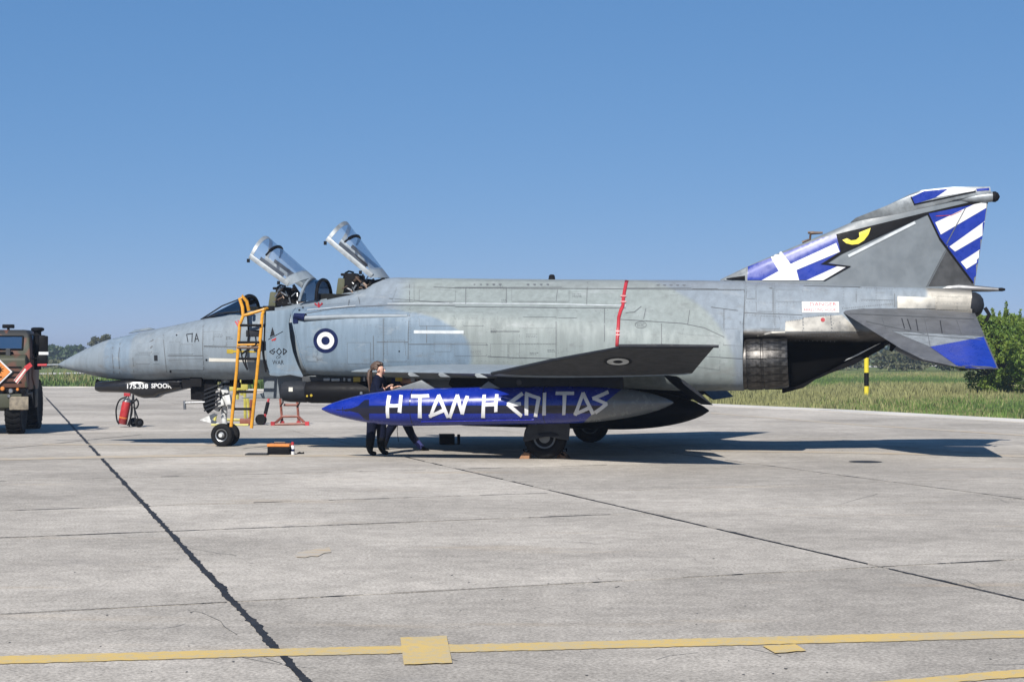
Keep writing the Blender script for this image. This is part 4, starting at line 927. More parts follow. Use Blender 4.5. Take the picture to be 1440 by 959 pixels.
# ================================================ MARKINGS
TB = tree_of(nose, fore, main, tail); TF_ = tree_of(fin, fcap); TS = tree_of(sL); TT = tree_of(tk); TO = tree_of(outL); TG = tree_of(gun); TP = tree_of(spl)
def mark(q, m, name, parent=jet, kind=None):
    if not q.v: return None
    if 'letter' in name or kind: o = q.obj(name, m, parent, smooth=0); o['kind'] = 'stuff'; return o
    up = list(range(len(q.v)))                              # separate marks become separate parts
    def fd(i):
        while up[i] != i: up[i] = up[up[i]]; i = up[i]
        return i
    for f in q.f:
        for i in f[1:]: up[fd(i)] = fd(f[0])
    G_ = {}
    for f in q.f: G_.setdefault(fd(f[0]), []).append(f)
    o = None
    for fs in G_.values():
        us_ = sorted({i for f in fs for i in f}); mp_ = {i: k for k, i in enumerate(us_)}; r_ = MB(); r_.add([q.v[i] for i in us_], [tuple(mp_[i] for i in f) for f in fs])
        o = r_.obj(name, m, parent, smooth=60)
    return o
# fin: Greek flag in stripes, grey field
flag = [(1051, 394), (1052, 375.5), (1157, 334.5), (1176, 330.5), (1182, 354), (1163, 370), (1196, 374.5), (1161, 394)]
mark(decal([flag], TF_, .010, step=3), 'blue', 'flag_field', fin)
mark(decal([[(1083, 360), (1099, 354.5), (1112, 371.5), (1176, 342), (1181, 354.5), (1120, 380), (1124, 394.5), (1071, 394.5), (1095, 381.5)], [(1134, 394.5), (1179, 374), (1190, 375.5), (1158, 394.5)]], TF_, .014, step=3), 'white', 'flag_cross', fin)
mark(decal([[(1176, 330), (1302, 299), (1306, 301), (1184, 357), (1163, 370.5), (1197, 374.5), (1160, 395), (1157, 395), (1190, 376), (1154, 372), (1182, 354)]], TF_, .017, step=4), 'black', 'flag_border', fin)
# yellow eye
eye = circ(1203, 331, 18, 14, 18, -12, 172)[:19]+[(p[0], p[1]) for p in circ(1200, 329.5, 10, 7, 14, 10, 165)[::-1]]
mark(decal([[(1184.5, 338), (1191, 335.5), (1197, 338.5), (1204, 337.5), (1208.5, 333.5), (1208, 327.5), (1224.5, 321), (1221.5, 330), (1215, 338.5), (1207, 343.5), (1198, 344.5), (1190, 342.5)]], TF_, .02, step=3), 'yellow', 'eye_marking', fin)
mark(decal([quad((1193, 360.5), (1287, 313), 4)], TF_, .012), 'seamlight', 'formation_light', fin)
# rudder stripes
rud = [(1305, 300), (1387, 281), (1387, 292), (1372, 402), (1340, 360), (1322, 336)]
mark(decal([rud], TF_, .006, step=3), 'blue', 'rudder_field', fin)
mark(decal([[(1315, 313), (1373, 286), (1387, 283), (1387, 292.5), (1323, 330)], [(1335, 347), (1343, 354), (1384, 330), (1385, 311)], [(1351, 368.5), (1359, 378.5), (1379, 366), (1381, 349)]], TF_, .010, step=3), 'white', 'rudder_stripe', fin)
mark(decal([quad((1304, 299), (1322, 337), 2.4), quad((1321, 335), (1371, 402), 2.8)], TF_, .014), 'black', 'rudder_border', fin)
mark(ribbon([[(1333, 345), (1303, 403)], [(1331, 343), (1358, 292)]], TF_, 1.2, .0125), 'seam', 'rudder_hinge_line', fin)
mark(decal([[(1334, 347), (1370, 401), (1305, 403)]], TF_, .0035), 'under', 'rudder_lower_field', fin)
mark(decal([[(1281, 278), (1299, 269.5), (1333, 266), (1316, 278), (1285, 287.5)], [(1373, 266), (1391, 264.5), (1391, 268), (1374, 269)]], TF_, .004), 'blue', 'cap_field', fin)
mark(decal([[(1316, 278), (1334, 265.5), (1373, 265.5), (1370, 269)]], TF_, .006), 'white', 'cap_stripe', fin)
mark(decal([quad((1281, 277), (1286, 288), 1.5), quad((1285, 288), (1372, 269.5), 2), [(1200, 324), (1302, 299), (1388, 279), (1387, 284), (1308, 300), (1300, 300), (1205, 327)]], TF_, .009), 'black', 'cap_border', fin)
mark(ribbon([[(1316, 304), (1338, 303), (1352, 297)]], TF_, .8, .013), 'red', 'hook_mark', fin)
mark(ribbon([[(1045, 478), (1044.5, 500), (1044.5, 547)]], TB, 3, .006), 'shinymetal', 'nozzle_lip_band')
mark(ribbon([[(1047, 488), (1053, 479), (1065, 472), (1085, 467.5), (1104, 467)]], TB, 2.2, .006), 'shinymetal', 'heat_shield_edge')
# tailplane
mark(decal([[(1255, 466), (1382, 473), (1383, 476), (1308, 488)]], TS, .004), 'finlight', 'tailplane_band', sL)
mark(decal([[(1308, 488), (1383, 474), (1401.5, 517), (1403, 519), (1352, 519)]], TS, .006, step=3), 'blue', 'tailplane_tip', sL)
o = mark(ribbon([[(1240, 447), (1246, 463)], [(1300, 448), (1308, 487)], [(1195, 441), (1378, 449)], [(1255, 465.5), (1382, 473)], [(1345, 450), (1352, 471)], [(1218, 452), (1300, 470)], [(1270, 470), (1380, 478)]], TS, .8, .0075), 'seam', 'panel_seam', sL, 'stuff')
o = mark(ribbon([[(1268, 448), (1272, 462)], [(1276, 449), (1281, 464)], [(1288, 449), (1291, 466)], [(1322, 451), (1325, 470)]], TS, 1.3, .007), 'charcoal', 'soot_streak', sL, 'stuff')
# aft fuselage metal patches, sign
mark(decal([[(1104, 466), (1104.5, 452), (1128, 449), (1129, 447), (1184, 443), (1208, 466)]], TB, .004), 'shinymetal', 'metal_shelf')
mark(decal([[(1262, 417), (1315, 419), (1315, 434), (1262, 433.5)]], TB, .012), 'shinymetal', 'metal_panel')
sg = mark(decal([[(1127.5, 424.5), (1179.5, 424.5), (1180, 440), (1128, 440)]], TB, .008), 'white', 'warning_sign')
q = text_px('DANGER', 1138, 430.6, 7, 1.35, TB, .0105); text_px('ARRESTING HOOK', 1129.6, 438, 6.2, .88, TB, .0105, q); mark(q, 'red', 'sign_lettering', sg)
mark(decal([circ(1157, 450, 3, 3, 12)], TB, .009), 'redtape', 'round_mark')
# roundels
def roundel(cx, cy, r_, tr, par, k=1., ms=('navy', 'white', 'navy'), fr=(1, .70, .34)):
    for i, (m, f_) in enumerate(zip(ms, fr)): mark(decal([circ(cx, cy, r_*f_, r_*f_*k, 40)], tr, .005+i*.003, step=5), m, ('roundel', 'roundel_ring', 'roundel_centre')[i], par)
roundel(458, 479, 17.3, TB, jet)
roundel(869, 508, 20, TO, outL, .3, ('black', 'seamlight', 'black'), (1, .78, .34))
mark(ribbon([circ(901, 457, 8, 4.6, 20)+[(909, 457)], [(896, 455), (906, 455.4)], [(896, 459), (906, 459)]], TB, .5, .006), 'seam', 'round_access_mark', jet, 'stuff')
# letters on the nose
mark(decal([quad((264.5, 481), (262.5, 470), 1.1), quad((263, 470.3), (271.5, 469), 1.1), quad((270.5, 469), (270, 481), 1.1), quad((274, 481), (276.5, 469), 1.1), quad((276.3, 469), (279.7, 480), 1.1), quad((275, 477), (278.8, 476.5), 1.)], TB, .006), 'charcoal', 'nose_letter')
q = MB()
def strokes(L, wd, tr, off, q, step=7):
    decal([quad(a, b, wd) for a, b in L], tr, off, q, step); return q
# GOD OF WAR on the splitter plate, with a small sail-and-spear emblem
g = [((386.5, 490), (379, 494.5)), ((379, 494.5), (384, 498)), ((384, 498), (387, 494)), ((387, 494), (382.5, 494)), ((389, 494.5), (392.5, 489.5)), ((392.5, 489.5), (396, 494.5)), ((396, 494.5), (392.5, 499)), ((392.5, 499), (389, 494.5)), ((398.5, 490), (398.5, 498.5)), ((398.5, 490), (403.5, 493.5)), ((403.5, 493.5), (398.5, 498.5))]
mark(strokes(g, 1.2, TP, .004, MB()), 'charcoal', 'plate_lettering', spl)
q = text_px('OF', 388.3, 504.5, 6, .9, TP, .004); text_px('WAR', 383, 512.3, 8.5, .82, TP, .004, q); mark(q, 'charcoal', 'plate_lettering', spl)
mark(decal([[(379.5, 474), (383, 460), (384.5, 464), (386.5, 471)], quad((377, 477.5), (398, 466), .9)], TP, .004), 'charcoal', 'emblem', spl)
mark(decal([quad((382, 478.8), (386, 477), 2.0), quad((385.5, 478.8), (388, 475.4), 2.2)], TP, .0055), 'red', 'emblem_red', spl)
# nose gun fairing lettering
q = text_px('175.338', 177.3, 546, 9.0, 1.08, TG, .012, bold=.03); text_px('SPOOK', 213, 545.4, 8.6, 1.02, TG, .012, q, bold=.03); text_px('4', 242, 542, 5, .9, TG, .012, q, bold=.02); mark(q, 'white', 'fairing_lettering', gun)
# tank paint
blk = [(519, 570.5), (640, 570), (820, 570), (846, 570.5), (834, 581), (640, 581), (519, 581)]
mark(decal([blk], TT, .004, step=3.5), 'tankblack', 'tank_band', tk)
mark(decal([[(482, 576.5), (487, 575), (493, 574.5), (499, 572.5), (505, 570), (508, 566.5), (513, 562.5), (519, 562), (519, 590.5), (514, 590), (508, 584), (504, 580.5), (498, 579), (492, 577.5), (486, 578.2)], quad((473, 576.4), (487, 576.4), .8), quad((482, 572.5), (482.3, 580), .7)], TT, .005, step=3), 'tankblack', 'jet_silhouette', tk)
LT = [[((547.9, 556.5), (544.8, 572)), ((544.8, 570), (545.6, 587.5)), ((564.2, 556), (561.7, 580)), ((545, 570.7), (563, 570.2))],
 [((578.1, 557.6), (603.4, 557.2)), ((590.6, 557.5), (590.6, 587.5))],
 [((617.3, 555.5), (605, 586.5)), ((616.8, 556), (630.5, 587)), ((604, 585.5), (625, 576.5))],
 [((632.3, 587), (643.4, 555.5)), ((643.3, 555.5), (650.2, 582)), ((649.5, 582), (657, 557))],
 [((680.7, 555), (679.3, 587)), ((698.4, 555), (697, 579)), ((679.3, 569.2), (698.3, 568.2))],
 [((734.8, 553.3), (713.5, 569.2)), ((713.5, 568), (733.8, 584.6)), ((714, 568.7), (732.7, 568))],
 [((740.8, 553), (740, 584)), ((738.5, 554), (759, 560)), ((757.6, 559), (753.3, 585.3))],
 [((766, 552.5), (765, 583.5))],
 [((781.5, 553.6), (807, 553.6)), ((794, 553.5), (793.2, 583.5))],
 [((820.3, 552.5), (808.5, 583)), ((819.7, 552.5), (834, 582)), ((807.8, 582), (828.5, 573.5))],
 [((855.5, 551.7), (833.5, 560.5)), ((833.5, 559.5), (854, 568)), ((854, 567), (837, 580.5))]]
jl = random.Random(4)
def brush(a, b, wd):
    j = lambda: jl.uniform(-.55, .55); Q_ = quad(a, b, wd); m1 = tuple((Vector(Q_[0])+Vector(Q_[1]))/2+Vector((j(), j()))*.7); m2 = tuple((Vector(Q_[2])+Vector(Q_[3]))/2+Vector((j(), j()))*.7)
    Q_ = [(p[0]+j(), p[1]+j()) for p in Q_]; return [Q_[0], m1, Q_[1], Q_[2], m2, Q_[3]]
for k, L in enumerate(LT): mark(decal([brush(a, b, 4.9) for a, b in L], TT, .009, MB(), 3), 'white', 'letter', tk)
ks = MB(); ks.tube([(lerp(tn.x, te_.x, t), 3.37+.225, lerp(tn.z, te_.z, t)-.245) for t in (.3, .5, .62)], .008, 6); ks.obj('tank_rail', 'tankblue', tk)
for t, w__ in ((.27, 1), (.645, 1)):
    r_ = .3265; A = Vector((lerp(tn.x, te_.x, t), 3.37, lerp(tn.z, te_.z, t))); d = (Vector((te_.x, 3.37, te_.z))-Vector((tn.x, 3.37, tn.z))).normalized()
    q = MB(); q.lathe([(0, r_), (.006, r_+.001), (.012, r_)], A, d, 40, (False, False)); q.obj('tank_seam', 'tankblack', tk)
a = U(508, 552.5, 3.37); q = MB(); q.lathe([(0, .03), (.04, .02)], (a.x, 3.37, a.z-.02), (0, 0, 1), 8); q.obj('tank_filler_cap', 'tankgrey', tk)

# hull marks: white bars, yellow and cream rescue bars, red marks
mark(decal([[(582, 464.5), (652, 465), (652, 469.5), (582, 469)]], TB, .006), 'seamlight', 'formation_light')
mark(decal([[(294, 503.5), (316, 504), (358, 505), (358, 509), (316, 508.6), (294, 508.4)]], TB, .006), 'offwhite', 'formation_light')
mark(decal([[(319, 491), (328, 491.4), (328, 497), (319, 496.8)], [(328, 492.5), (360, 493.5), (360, 495.7), (328, 495.7)]], TB, .006), 'brass', 'rescue_mark')
mark(decal([quad((331, 452), (335, 459), 2), quad((335, 450.5), (336, 459.5), 2), quad((340, 452.5), (337, 459.5), 1.8)], TB, .006), 'redtape', 'rescue_arrow')
mark(decal([quad((442.5, 426.8), (448, 432), 2), quad((448, 425.8), (448, 432.6), 2), quad((453.5, 426.4), (448.5, 432), 2)], TB, .006), 'redtape', 'rescue_arrow')
mark(decal([[(366, 479), (378, 480), (378, 487), (366, 486)], [(350, 466), (364, 466.5), (364, 473), (350, 472.5)]], TB, .006), 'charcoal', 'vent')
mark(decal([[(216.8, 499.5), (221.6, 499.5), (221.8, 507), (217, 507)]], TB, .009), 'charcoal', 'square_port')
mark(decal([circ(248.5, 471.3, 1.1, 1.1, 8), circ(290.5, 506, 1.5, 1.5, 8), circ(561.5, 494, 1.1, 1.3, 8), circ(426, 433, 1.2, 1.2, 8), circ(421, 436.5, 1.6, 1.2, 8), circ(240, 522, 1.4, 2, 8)], TB, .006), 'dark', 'small_port')
# access panels: a raised skin patch over a slightly larger dark patch (the joint)
PAN = [[(197, 476), (205, 470.5), (217, 469), (213, 495.5), (195, 495.5)], [(191, 499), (210, 499), (211, 511), (191.5, 511)], [(215, 497.5), (223, 497), (223.5, 511), (215.5, 511)],
 [(238, 481), (253, 481), (253, 498), (237, 498)], [(254, 484.5), (271, 484.5), (271, 498), (254, 498)], [(237.5, 507), (286, 504.5), (286, 520), (240, 520)], [(287, 467), (299.5, 466.5), (299.5, 486), (287, 486)], [(301, 467), (318, 466.5), (318, 486), (301, 486)],
 [(489, 482), (521, 482), (521, 511), (489, 511)], [(545, 479), (569, 479), (571, 508), (545, 508)], [(611, 482), (634, 482), (634, 494), (611, 494)], [(640, 482), (684, 483), (684, 500), (640, 500)], [(652, 440), (678, 440), (680, 458), (652, 458)],
 [(690, 484), (714, 484), (714, 502), (690, 502)], [(716, 484), (730, 484), (730, 503), (716, 503)], [(731, 462), (782, 462), (782, 483), (731, 483)], [(785, 437), (811, 437), (811, 447), (785, 447)], [(736, 433), (783, 434), (782, 446), (736, 446)],
 [(1019, 463), (1046, 463), (1044, 486), (1018, 485)], [(1050, 402), (1062, 402), (1062, 420), (1050, 420)], [(1064, 401), (1086, 401), (1086, 438), (1064, 438)], [(1092, 408), (1128, 408), (1128, 424), (1092, 424)], [(1211, 404), (1231, 404.5), (1231, 421.5), (1211, 421)], [(1232, 405), (1256, 405.5), (1256, 422), (1232, 421.5)],
 [(640, 396), (713, 396), (713, 404), (640, 404)], [(715, 396), (790, 396.5), (790, 404), (715, 404)], [(880, 397), (972, 397.5), (972, 405), (880, 405)], [(974, 397.5), (1009, 398), (1009, 406), (974, 406)], [(432, 488), (446, 488), (446, 508), (432, 508)], [(590, 440), (640, 440), (640, 458), (590, 458)], [(1318, 417.5), (1345, 418), (1345, 436), (1318, 435.5)], [(1347, 418), (1373, 419), (1372, 437), (1347, 436)],
 [(955, 470), (1012, 474), (1012, 520), (955, 512)], [(1070, 445), (1096, 446), (1096, 462), (1070, 462)], [(560, 398), (582, 399), (582, 424), (552, 424)], [(590, 407), (640, 409), (640, 424), (590, 424)], [(720, 407), (800, 408), (800, 424), (720, 424)]]
def grow(P, g_):
    cx_ = sum(p[0] for p in P)/len(P); cy_ = sum(p[1] for p in P)/len(P); out = []
    for a, b in P:
        d = Vector((a-cx_, b-cy_)); out.append((a+math.copysign(g_, d.x), b+math.copysign(g_, d.y)))
    return out
qd = MB()
for k, P in enumerate(PAN):
    decal([grow(P, .45)], TB, .0016, qd, 9)
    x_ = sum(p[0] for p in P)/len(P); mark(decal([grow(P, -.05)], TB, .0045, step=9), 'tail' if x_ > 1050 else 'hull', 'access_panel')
qd.mi = [0]*len(qd.f); o = mark(qd, 'seam', 'panel_joint', kind='stuff'); o['kind'] = 'stuff'
SEAM = [[(160, 477), (158, 500), (161, 532)], [(170, 474), (167, 500), (169, 533)], [(229, 461), (231, 490), (235, 530)], [(286, 450), (285, 490), (287, 528)], [(287, 487), (330, 488), (373, 489)], [(236, 500), (286, 500)],
 [(187, 503), (189, 532)], [(430, 441), (470, 434), (500, 431.5), (545, 429.5), (640, 430)], [(539, 448), (539, 508)], [(576, 434), (574, 470), (574, 505)], [(530, 481), (574, 481)], [(574, 484), (640, 484), (686, 485)], [(525, 472), (525, 505)],
 [(640, 431.5), (880, 433.5)], [(655, 405), (655, 428)], [(712, 405), (712, 428)], [(880, 440), (892, 439), (902, 431)], [(686, 501), (730, 503), (782, 504)], [(782, 447), (782, 502)], [(640, 405), (1046, 407.5)], [(970, 436), (967, 456)],
 [(868, 449), (960, 455), (990, 461), (1018, 474)], [(1046, 398), (1047, 420), (1046, 462)], [(1000, 432), (1046, 438)], [(1018, 435), (1018, 462)], [(958, 499), (1044, 504.5)], [(1087, 398), (1089, 466)], [(1047, 440), (1128, 443)], [(1204, 404), (1204, 425)], [(1258, 405), (1258, 432)],
 [(1129, 447), (1129, 466)], [(1168, 444), (1169, 466)], [(782, 424), (784, 408)], [(576, 425), (576, 400)], [(547, 420), (640, 427)], [(690, 466), (731, 466)], [(490, 430), (492, 414)], [(506, 428), (503, 410)], [(610, 404), (640, 405)], [(826, 397), (825, 428)], [(908, 434), (905, 449)], [(1130, 402), (1210, 404)], [(600, 458), (600, 482)], [(930, 455), (930, 490)], [(850, 434), (850, 480)]]
o = mark(ribbon(SEAM, TB, .8, .0055), 'seam', 'panel_seam', kind='stuff'); o['kind'] = 'stuff'
o = mark(ribbon([[(545, 427.3), (640, 427), (760, 427.5), (880, 430)], [(432, 436), (500, 430)]], TB, 1.1, .0055), 'seamlight', 'edge_highlight', kind='stuff'); o['kind'] = 'stuff'  # white highlight of the shoulder crease, painted as a pale line
# rivets and fasteners
BF = [((455, 464), (531.5, 535.5)), ((466, 478), (532, 536)), ((483, 486), (531, 536)), ((489, 494), (532, 536)), ((497, 507), (530, 537)), ((511, 514), (530, 536)), ((556, 566), (528, 536)), ((578, 584), (530, 537))]
for (x0, x1), (y0, y1) in BF:
    a, b = U(x0, y0, 1.03), U(x1, y1, 1.03); q = MB(); q.box(((a.x+b.x)/2, 1.03, (a.z+b.z)/2), (abs(a.x-b.x), .03, abs(a.z-b.z))); q.obj('belly_fitting', 'brass' if x0 in (497, 556) else 'finlight', jet, 30, .01)
q = MB()
def rivets(L, gap, r_, tr, off=.005):
    for a, b in zip(L, L[1:]):
        a, b = Vector(a), Vector(b); n_ = max(1, int((b-a).length/gap))
        for i in range(n_):
            p_ = a.lerp(b, i/n_); h = [hit(tr, p_.x+r_*math.cos(t), p_.y+r_*math.sin(t), off) for t in (0, 1.57, 3.14, 4.71)]
            if None not in h: q.add(h, [(0, 1, 2, 3)])
for L, gp, r_ in (([(1262, 425), (1372, 428)], 5, .35), ([(1095, 400), (1095, 444)], 4, .35), ([(1140, 402), (1140, 422)], 4, .35), ([(1186, 405), (1186, 436)], 4, .35), ([(1106, 478), (1180, 480)], 6, .6), ([(1050, 443), (1128, 447)], 4, .4), ([(1064, 402), (1128, 403)], 3.5, .35), ([(1050, 398.5), (1200, 401)], 3, .3), ([(430, 437), (540, 431)], 4, .3), ([(577, 432), (577, 500)], 4, .3), ([(287, 488.5), (372, 490.5)], 4, .3), ([(470, 512), (640, 507)], 5, .3), ([(541, 450), (541, 505)], 4, .3), ([(880, 406.5), (1044, 408.5)], 2.4, .55), ([(1050, 404), (1044, 462)], 3, .4), ([(1089, 400), (1091, 466)], 3, .5), ([(1086, 400), (1086, 466)], 3, .4), ([(1104, 467.5), (1206, 467.5)], 3.2, .75), ([(1110, 472), (1200, 472)], 5, .8), ([(1105, 452.5), (1128, 449.5)], 3, .6), ([(1129, 449), (1130, 466)], 4, .8), ([(1130, 447), (1168, 443)], 3.4, .6), ([(1168, 444), (1170, 466)], 4, .9), ([(1208, 405), (1258, 407)], 3.5, .4), ([(1208, 423), (1258, 424)], 3.5, .4), ([(1232, 405), (1232, 423)], 3.5, .4), ([(1204, 404), (1204, 424)], 3, .5),
                  ([(1185, 434), (1258, 427)], 3, .6), ([(640, 406), (880, 406.5)], 4, .35), ([(545, 480), (570, 480)], 4, .3), ([(731, 484), (782, 484)], 4, .4), ([(640, 448), (735, 448)], 5, .35), ([(868, 440), (868, 488)], 5, .3), ([(1050, 425), (1128, 427)], 4, .35), ([(575, 440), (575, 480)], 4, .35), ([(1172, 455), (1190, 452)], 7, .7), ([(1262, 418), (1315, 420)], 4, .4), ([(1262, 433), (1372, 437)], 4, .4), ([(700, 440), (700, 482)], 5, .3), ([(720, 509), (640, 506)], 6, .35)): rivets(L, gp, r_*1.35, TB)
for P in PAN: rivets(grow(P, -1.6)+[grow(P, -1.6)[0]], 3.1, .27, TB, .0062)
for L in SEAM: rivets([(a+1.7, b+.3) for a, b in L], 3.3, .25, TB, .0058)
for k in range(90):
    p_ = (rnd.uniform(430, 1040), rnd.uniform(436, 500)); h = [hit(TB, p_[0]+.45*math.cos(t), p_[1]+.45*math.sin(t), .0058) for t in (0, 1.57, 3.14, 4.71)]
    if None not in h: q.add(h, [(0, 1, 2, 3)])
o = mark(q, 'seam', 'fastener', kind='stuff'); o['kind'] = 'stuff'
# stencil writing too small to read: rows of short dashes
q = MB()
for (x_, y_, w__, n_) in ((690, 463, 8, 3), (740, 470, 14, 3), (745, 496, 10, 2), (697, 403, 9, 2), (805, 414, 12, 3), (440, 500, 6, 2), (445, 504, 8, 2), (662, 493, 14, 3), (1040, 453, 6, 2), (300, 470, 12, 3), (705, 422, 8, 3), (770, 492, 10, 2), (893, 455, 9, 2), (1206, 434, 10, 2), (318, 474, 8, 2)):
    for j in range(n_):
        c_ = x_
        while c_ < x_+w__:
            l_ = rnd.uniform(.8, 2.4); decal([quad((c_, y_+j*2.1), (c_+l_, y_+j*2.1), .55)], TB, .0062, q, 9); c_ += l_+rnd.uniform(.7, 1.4)
o = mark(q, 'seam', 'stencil_mark', kind='stuff'); o['kind'] = 'stuff'
# red strap over the body
strap = empty('red_strap', tuple(JM @ Vector((-1.2, 0, 3.2))), 0, 'red strap laid over the jet\'s back and down to the wing', 'strap')
q = MB(); L = [(881.5, 395.3), (880.5, 399), (878, 411), (876.5, 421), (876, 430), (872.5, 438), (870, 447), (869.5, 458), (868.5, 470), (867.5, 487)]
ribbon([L], TB, 4.6, .014, q, 4); top = [hit(TB, 879.5, 396, .014), hit(TB, 883.5, 396, .014)]
if None not in top: q.add(top+[Vector((v.x, -.36, 3.19)) for v in top], [(0, 1, 3, 2)])
q.v = [tuple(JM @ Vector(v)-strap.location) for v in q.v]; so_ = q.obj('webbing', 'redtape', strap, 60, weld=True)
md_ = so_.modifiers.new('thick', 'SOLIDIFY'); md_.thickness = .006
q = MB()
for yy in (417, 425, 466, 471):
    ribbon([[(872.6 if yy < 440 else 866, yy), (880.6 if yy < 440 else 871.5, yy+.3)]], TB, 2, .019, q, 3)
q.v = [tuple(JM @ Vector(v)-strap.location) for v in q.v]; q.obj('sun_faded_patch', paint('faded_red', (.65, .3, .3), .5), strap, 40)

# ================================================ THINGS ROUND THE JET
# ladder hooked on the cockpit side
def LP(px, py, y=1.12): return JM @ U(px, py, y)
L0 = LP(345, 600); lad = empty('boarding_ladder', tuple(L0), 0, 'yellow boarding ladder hooked on the side of the front cockpit', 'ladder')
def lr(px, py, y=1.12): return LP(px, py, y)-L0
for P in ([(325, 600, 1.2), (333, 520, 1.15), (337, 457, 1.08), (342, 444, 1.0), (341, 432, .95), (337, 420, .9), (340, 416, .88), (347, 424, .86), (350, 437, .84)],
          [(353.5, 602, 1.2), (362, 520, 1.15), (368, 455, 1.08), (369, 442, 1.0), (372, 435, .9), (379, 433.5, .72)]):
    q = MB(); q.tube([lr(*p_) for p_ in P], .033, 8); q.obj('side_rail', 'ladder', lad)
q = MB(); q.tube([lr(342, 444, 1.0), lr(351, 441.5, 1.0), lr(372, 435, .95)], .03, 8); q.obj('top_rail', 'ladder', lad)
q = MB(); q.box(lr(378, 434, .75), (.22, .12, .1)); q.obj('ladder_hook', 'black', lad, 30, .01)
q = MB(); q.tube([lr(344, 424, .8), lr(347, 445, .85)], .025, 6); q.obj('grab_strap', 'black', lad)
for py, x0, x1, m in ((457.5, 338, 367, 'dark'), (481.5, 335, 365, 'dark'), (489, 334, 364, 'brownmetal'), (504.5, 333, 362, 'dark'), (551, 329, 357.5, 'dark'), (575, 327, 356, 'dark')):
    q = MB(); a, b = lr(x0, py, 1.13), lr(x1, py, 1.13); q.tube([a, b], .028, 6); q.obj('rung', m, lad)
q = MB(); q.tube([lr(334, 485, 1.14), lr(364, 484.5, 1.14)], .022, 6); q.obj('cross_bar', 'ladder', lad)
q = MB(); q.tube([lr(362, 483, 1.15), lr(340, 497.5, 1.1)], .02, 6); q.obj('diagonal_strap', 'dark', lad)
for A in ([(348, 442, 1.0), (349.5, 480, 1.1), (345, 505, 1.15), (348, 519, 1.2)], [(338, 490, 1.1), (342, 508, 1.15), (348, 520, 1.2)], [(373, 438, .9), (372, 470, 1.0), (371, 500, 1.05), (376, 520, 1.05)], [(368, 478, 1.1), (370, 500, 1.1), (374, 523, 1.05)]):
    q = MB(); q.tube([v for v in catmull([lr(*p_) for p_ in A], 12)], .016, 6); q.obj('cable', 'dark', lad)
q = MB(); q.box((lr(357, 469, 1.02)+Vector((0, 0, 0))), (.3, .05, .13)); q.obj('ladder_pouch', 'charcoal', lad, 30, .015)

# chocks
for i, (px, lab) in enumerate(((739, 'orange wooden chock in front of the near main wheel, on its left'), (793, 'orange wooden chock behind the near main wheel, on its right'))):
    p_ = G(px, 644.5); c_ = empty('wheel_chock', (p_.x, p_.y, 0), -AA, lab, 'chock', 'chocks at the near main wheel')
    sg_ = 1 if i == 0 else -1; q = MB(); q.prism([(-.09, 0), (.09, 0), (.09*sg_, .10), (.0, .12), (-.06*sg_, .06)][::1], 'y', -.12, .12); q.obj('chock_block', 'wood', c_, 30, .006)
    q = MB(); q.tube([(0, -.12, .12), (-.02, -.1, .16), (.04, .05, .17), (.03, .1, .12)], .012, 6); q.obj('rope', 'dark', c_)

# yellow and black marker post behind the tail
p_ = G(1218.5, 559); Yp = p_.y; s_ = Yp/F
post = empty('marker_post', (p_.x, p_.y, 0), 0, 'yellow and black banded post in the grass under the tail', 'post'); z1 = CAMH+(HZ-478)*s_
bands = [(559, 543, 'yellow'), (543, 524, 'black'), (524, 503, 'yellow'), (503, 484, 'black')]
for a, b, m in bands:
    q = MB(); za, zb = CAMH+(HZ-a)*s_, CAMH+(HZ-b)*s_; q.lathe([(max(0, za), 3.4*s_), (zb, 3.4*s_)], (0, 0, 0), (0, 0, 1), 16); q.obj('band', m, post)
q = MB(); q.lathe([(CAMH+(HZ-484)*s_, 3.8*s_), (CAMH+(HZ-482)*s_, 3.8*s_)], (0, 0, 0), (0, 0, 1), 16); q.obj('post_cap', 'black', post)

# fire extinguisher on a two-wheel cart
p_ = G(184, 600.5); s_ = p_.y/F; ext = empty('fire_extinguisher_cart', tuple(p_), 0, 'red wheeled fire extinguisher standing below the jet\'s nose', 'fire extinguisher')
def E2(px, py, dy=0.): return Vector(((px-184)*s_, dy, (600.5-py)*s_))
q = MB(); a, b = E2(172, 596), E2(180, 556); d = (b-a).normalized(); ln = (b-a).length; r_ = 6.2*s_
q.lathe([(0, r_*.9), (.03, r_), (ln*.68, r_), (ln*.78, r_*.92)], a, d, 24); q.obj('cylinder', 'red', ext)
q = MB(); q.lathe([(ln*.775, r_*.93), (ln*.86, r_*.75), (ln*.93, r_*.35), (ln, r_*.3)], a, d, 20); q.obj('shoulder', 'tankgrey', ext)
q = MB(); q.lathe([(ln*.20, r_*1.03), (ln*.24, r_*1.03)], a, d, 20); q.obj('band', 'orange', ext)
q = MB(); q.lathe([(0, r_*1.02), (ln*.17, r_*1.02)], a-d*.0, d, 20); q.obj('foot_ring', paint('dark_red', (.25, .02, .02), .5), ext)
q = MB(); q.box(E2(179, 554.5), (.16, .1, .09)); q.obj('valve', 'redtape', ext, 30, .01)
q = MB(); q.lathe([(-.05, .045*4.3*s_*26), (.05, .045*4.3*s_*26)], E2(197, 594, .05), (0, 1, 0), 20); q = MB()
wc = E2(197, 594, -.1); q.lathe([(-.04, .14), (-.05, .2), (-.03, .235), (.03, .235), (.05, .2), (.04, .14)], wc*1.0+Vector((0, 0, -.0)), (.9, .45, 0), 22)
q = MB(); rw = 6.3*s_
for dy in (-.16,): pass
q.lathe([(-.03, rw*.5), (-.035, rw*.9), (-.02, rw), (.02, rw), (.035, rw*.9), (.03, rw*.5)], (wc.x, -.1, rw), (.62, -.78, 0), 24); q.obj('wheel', 'rubber', ext)
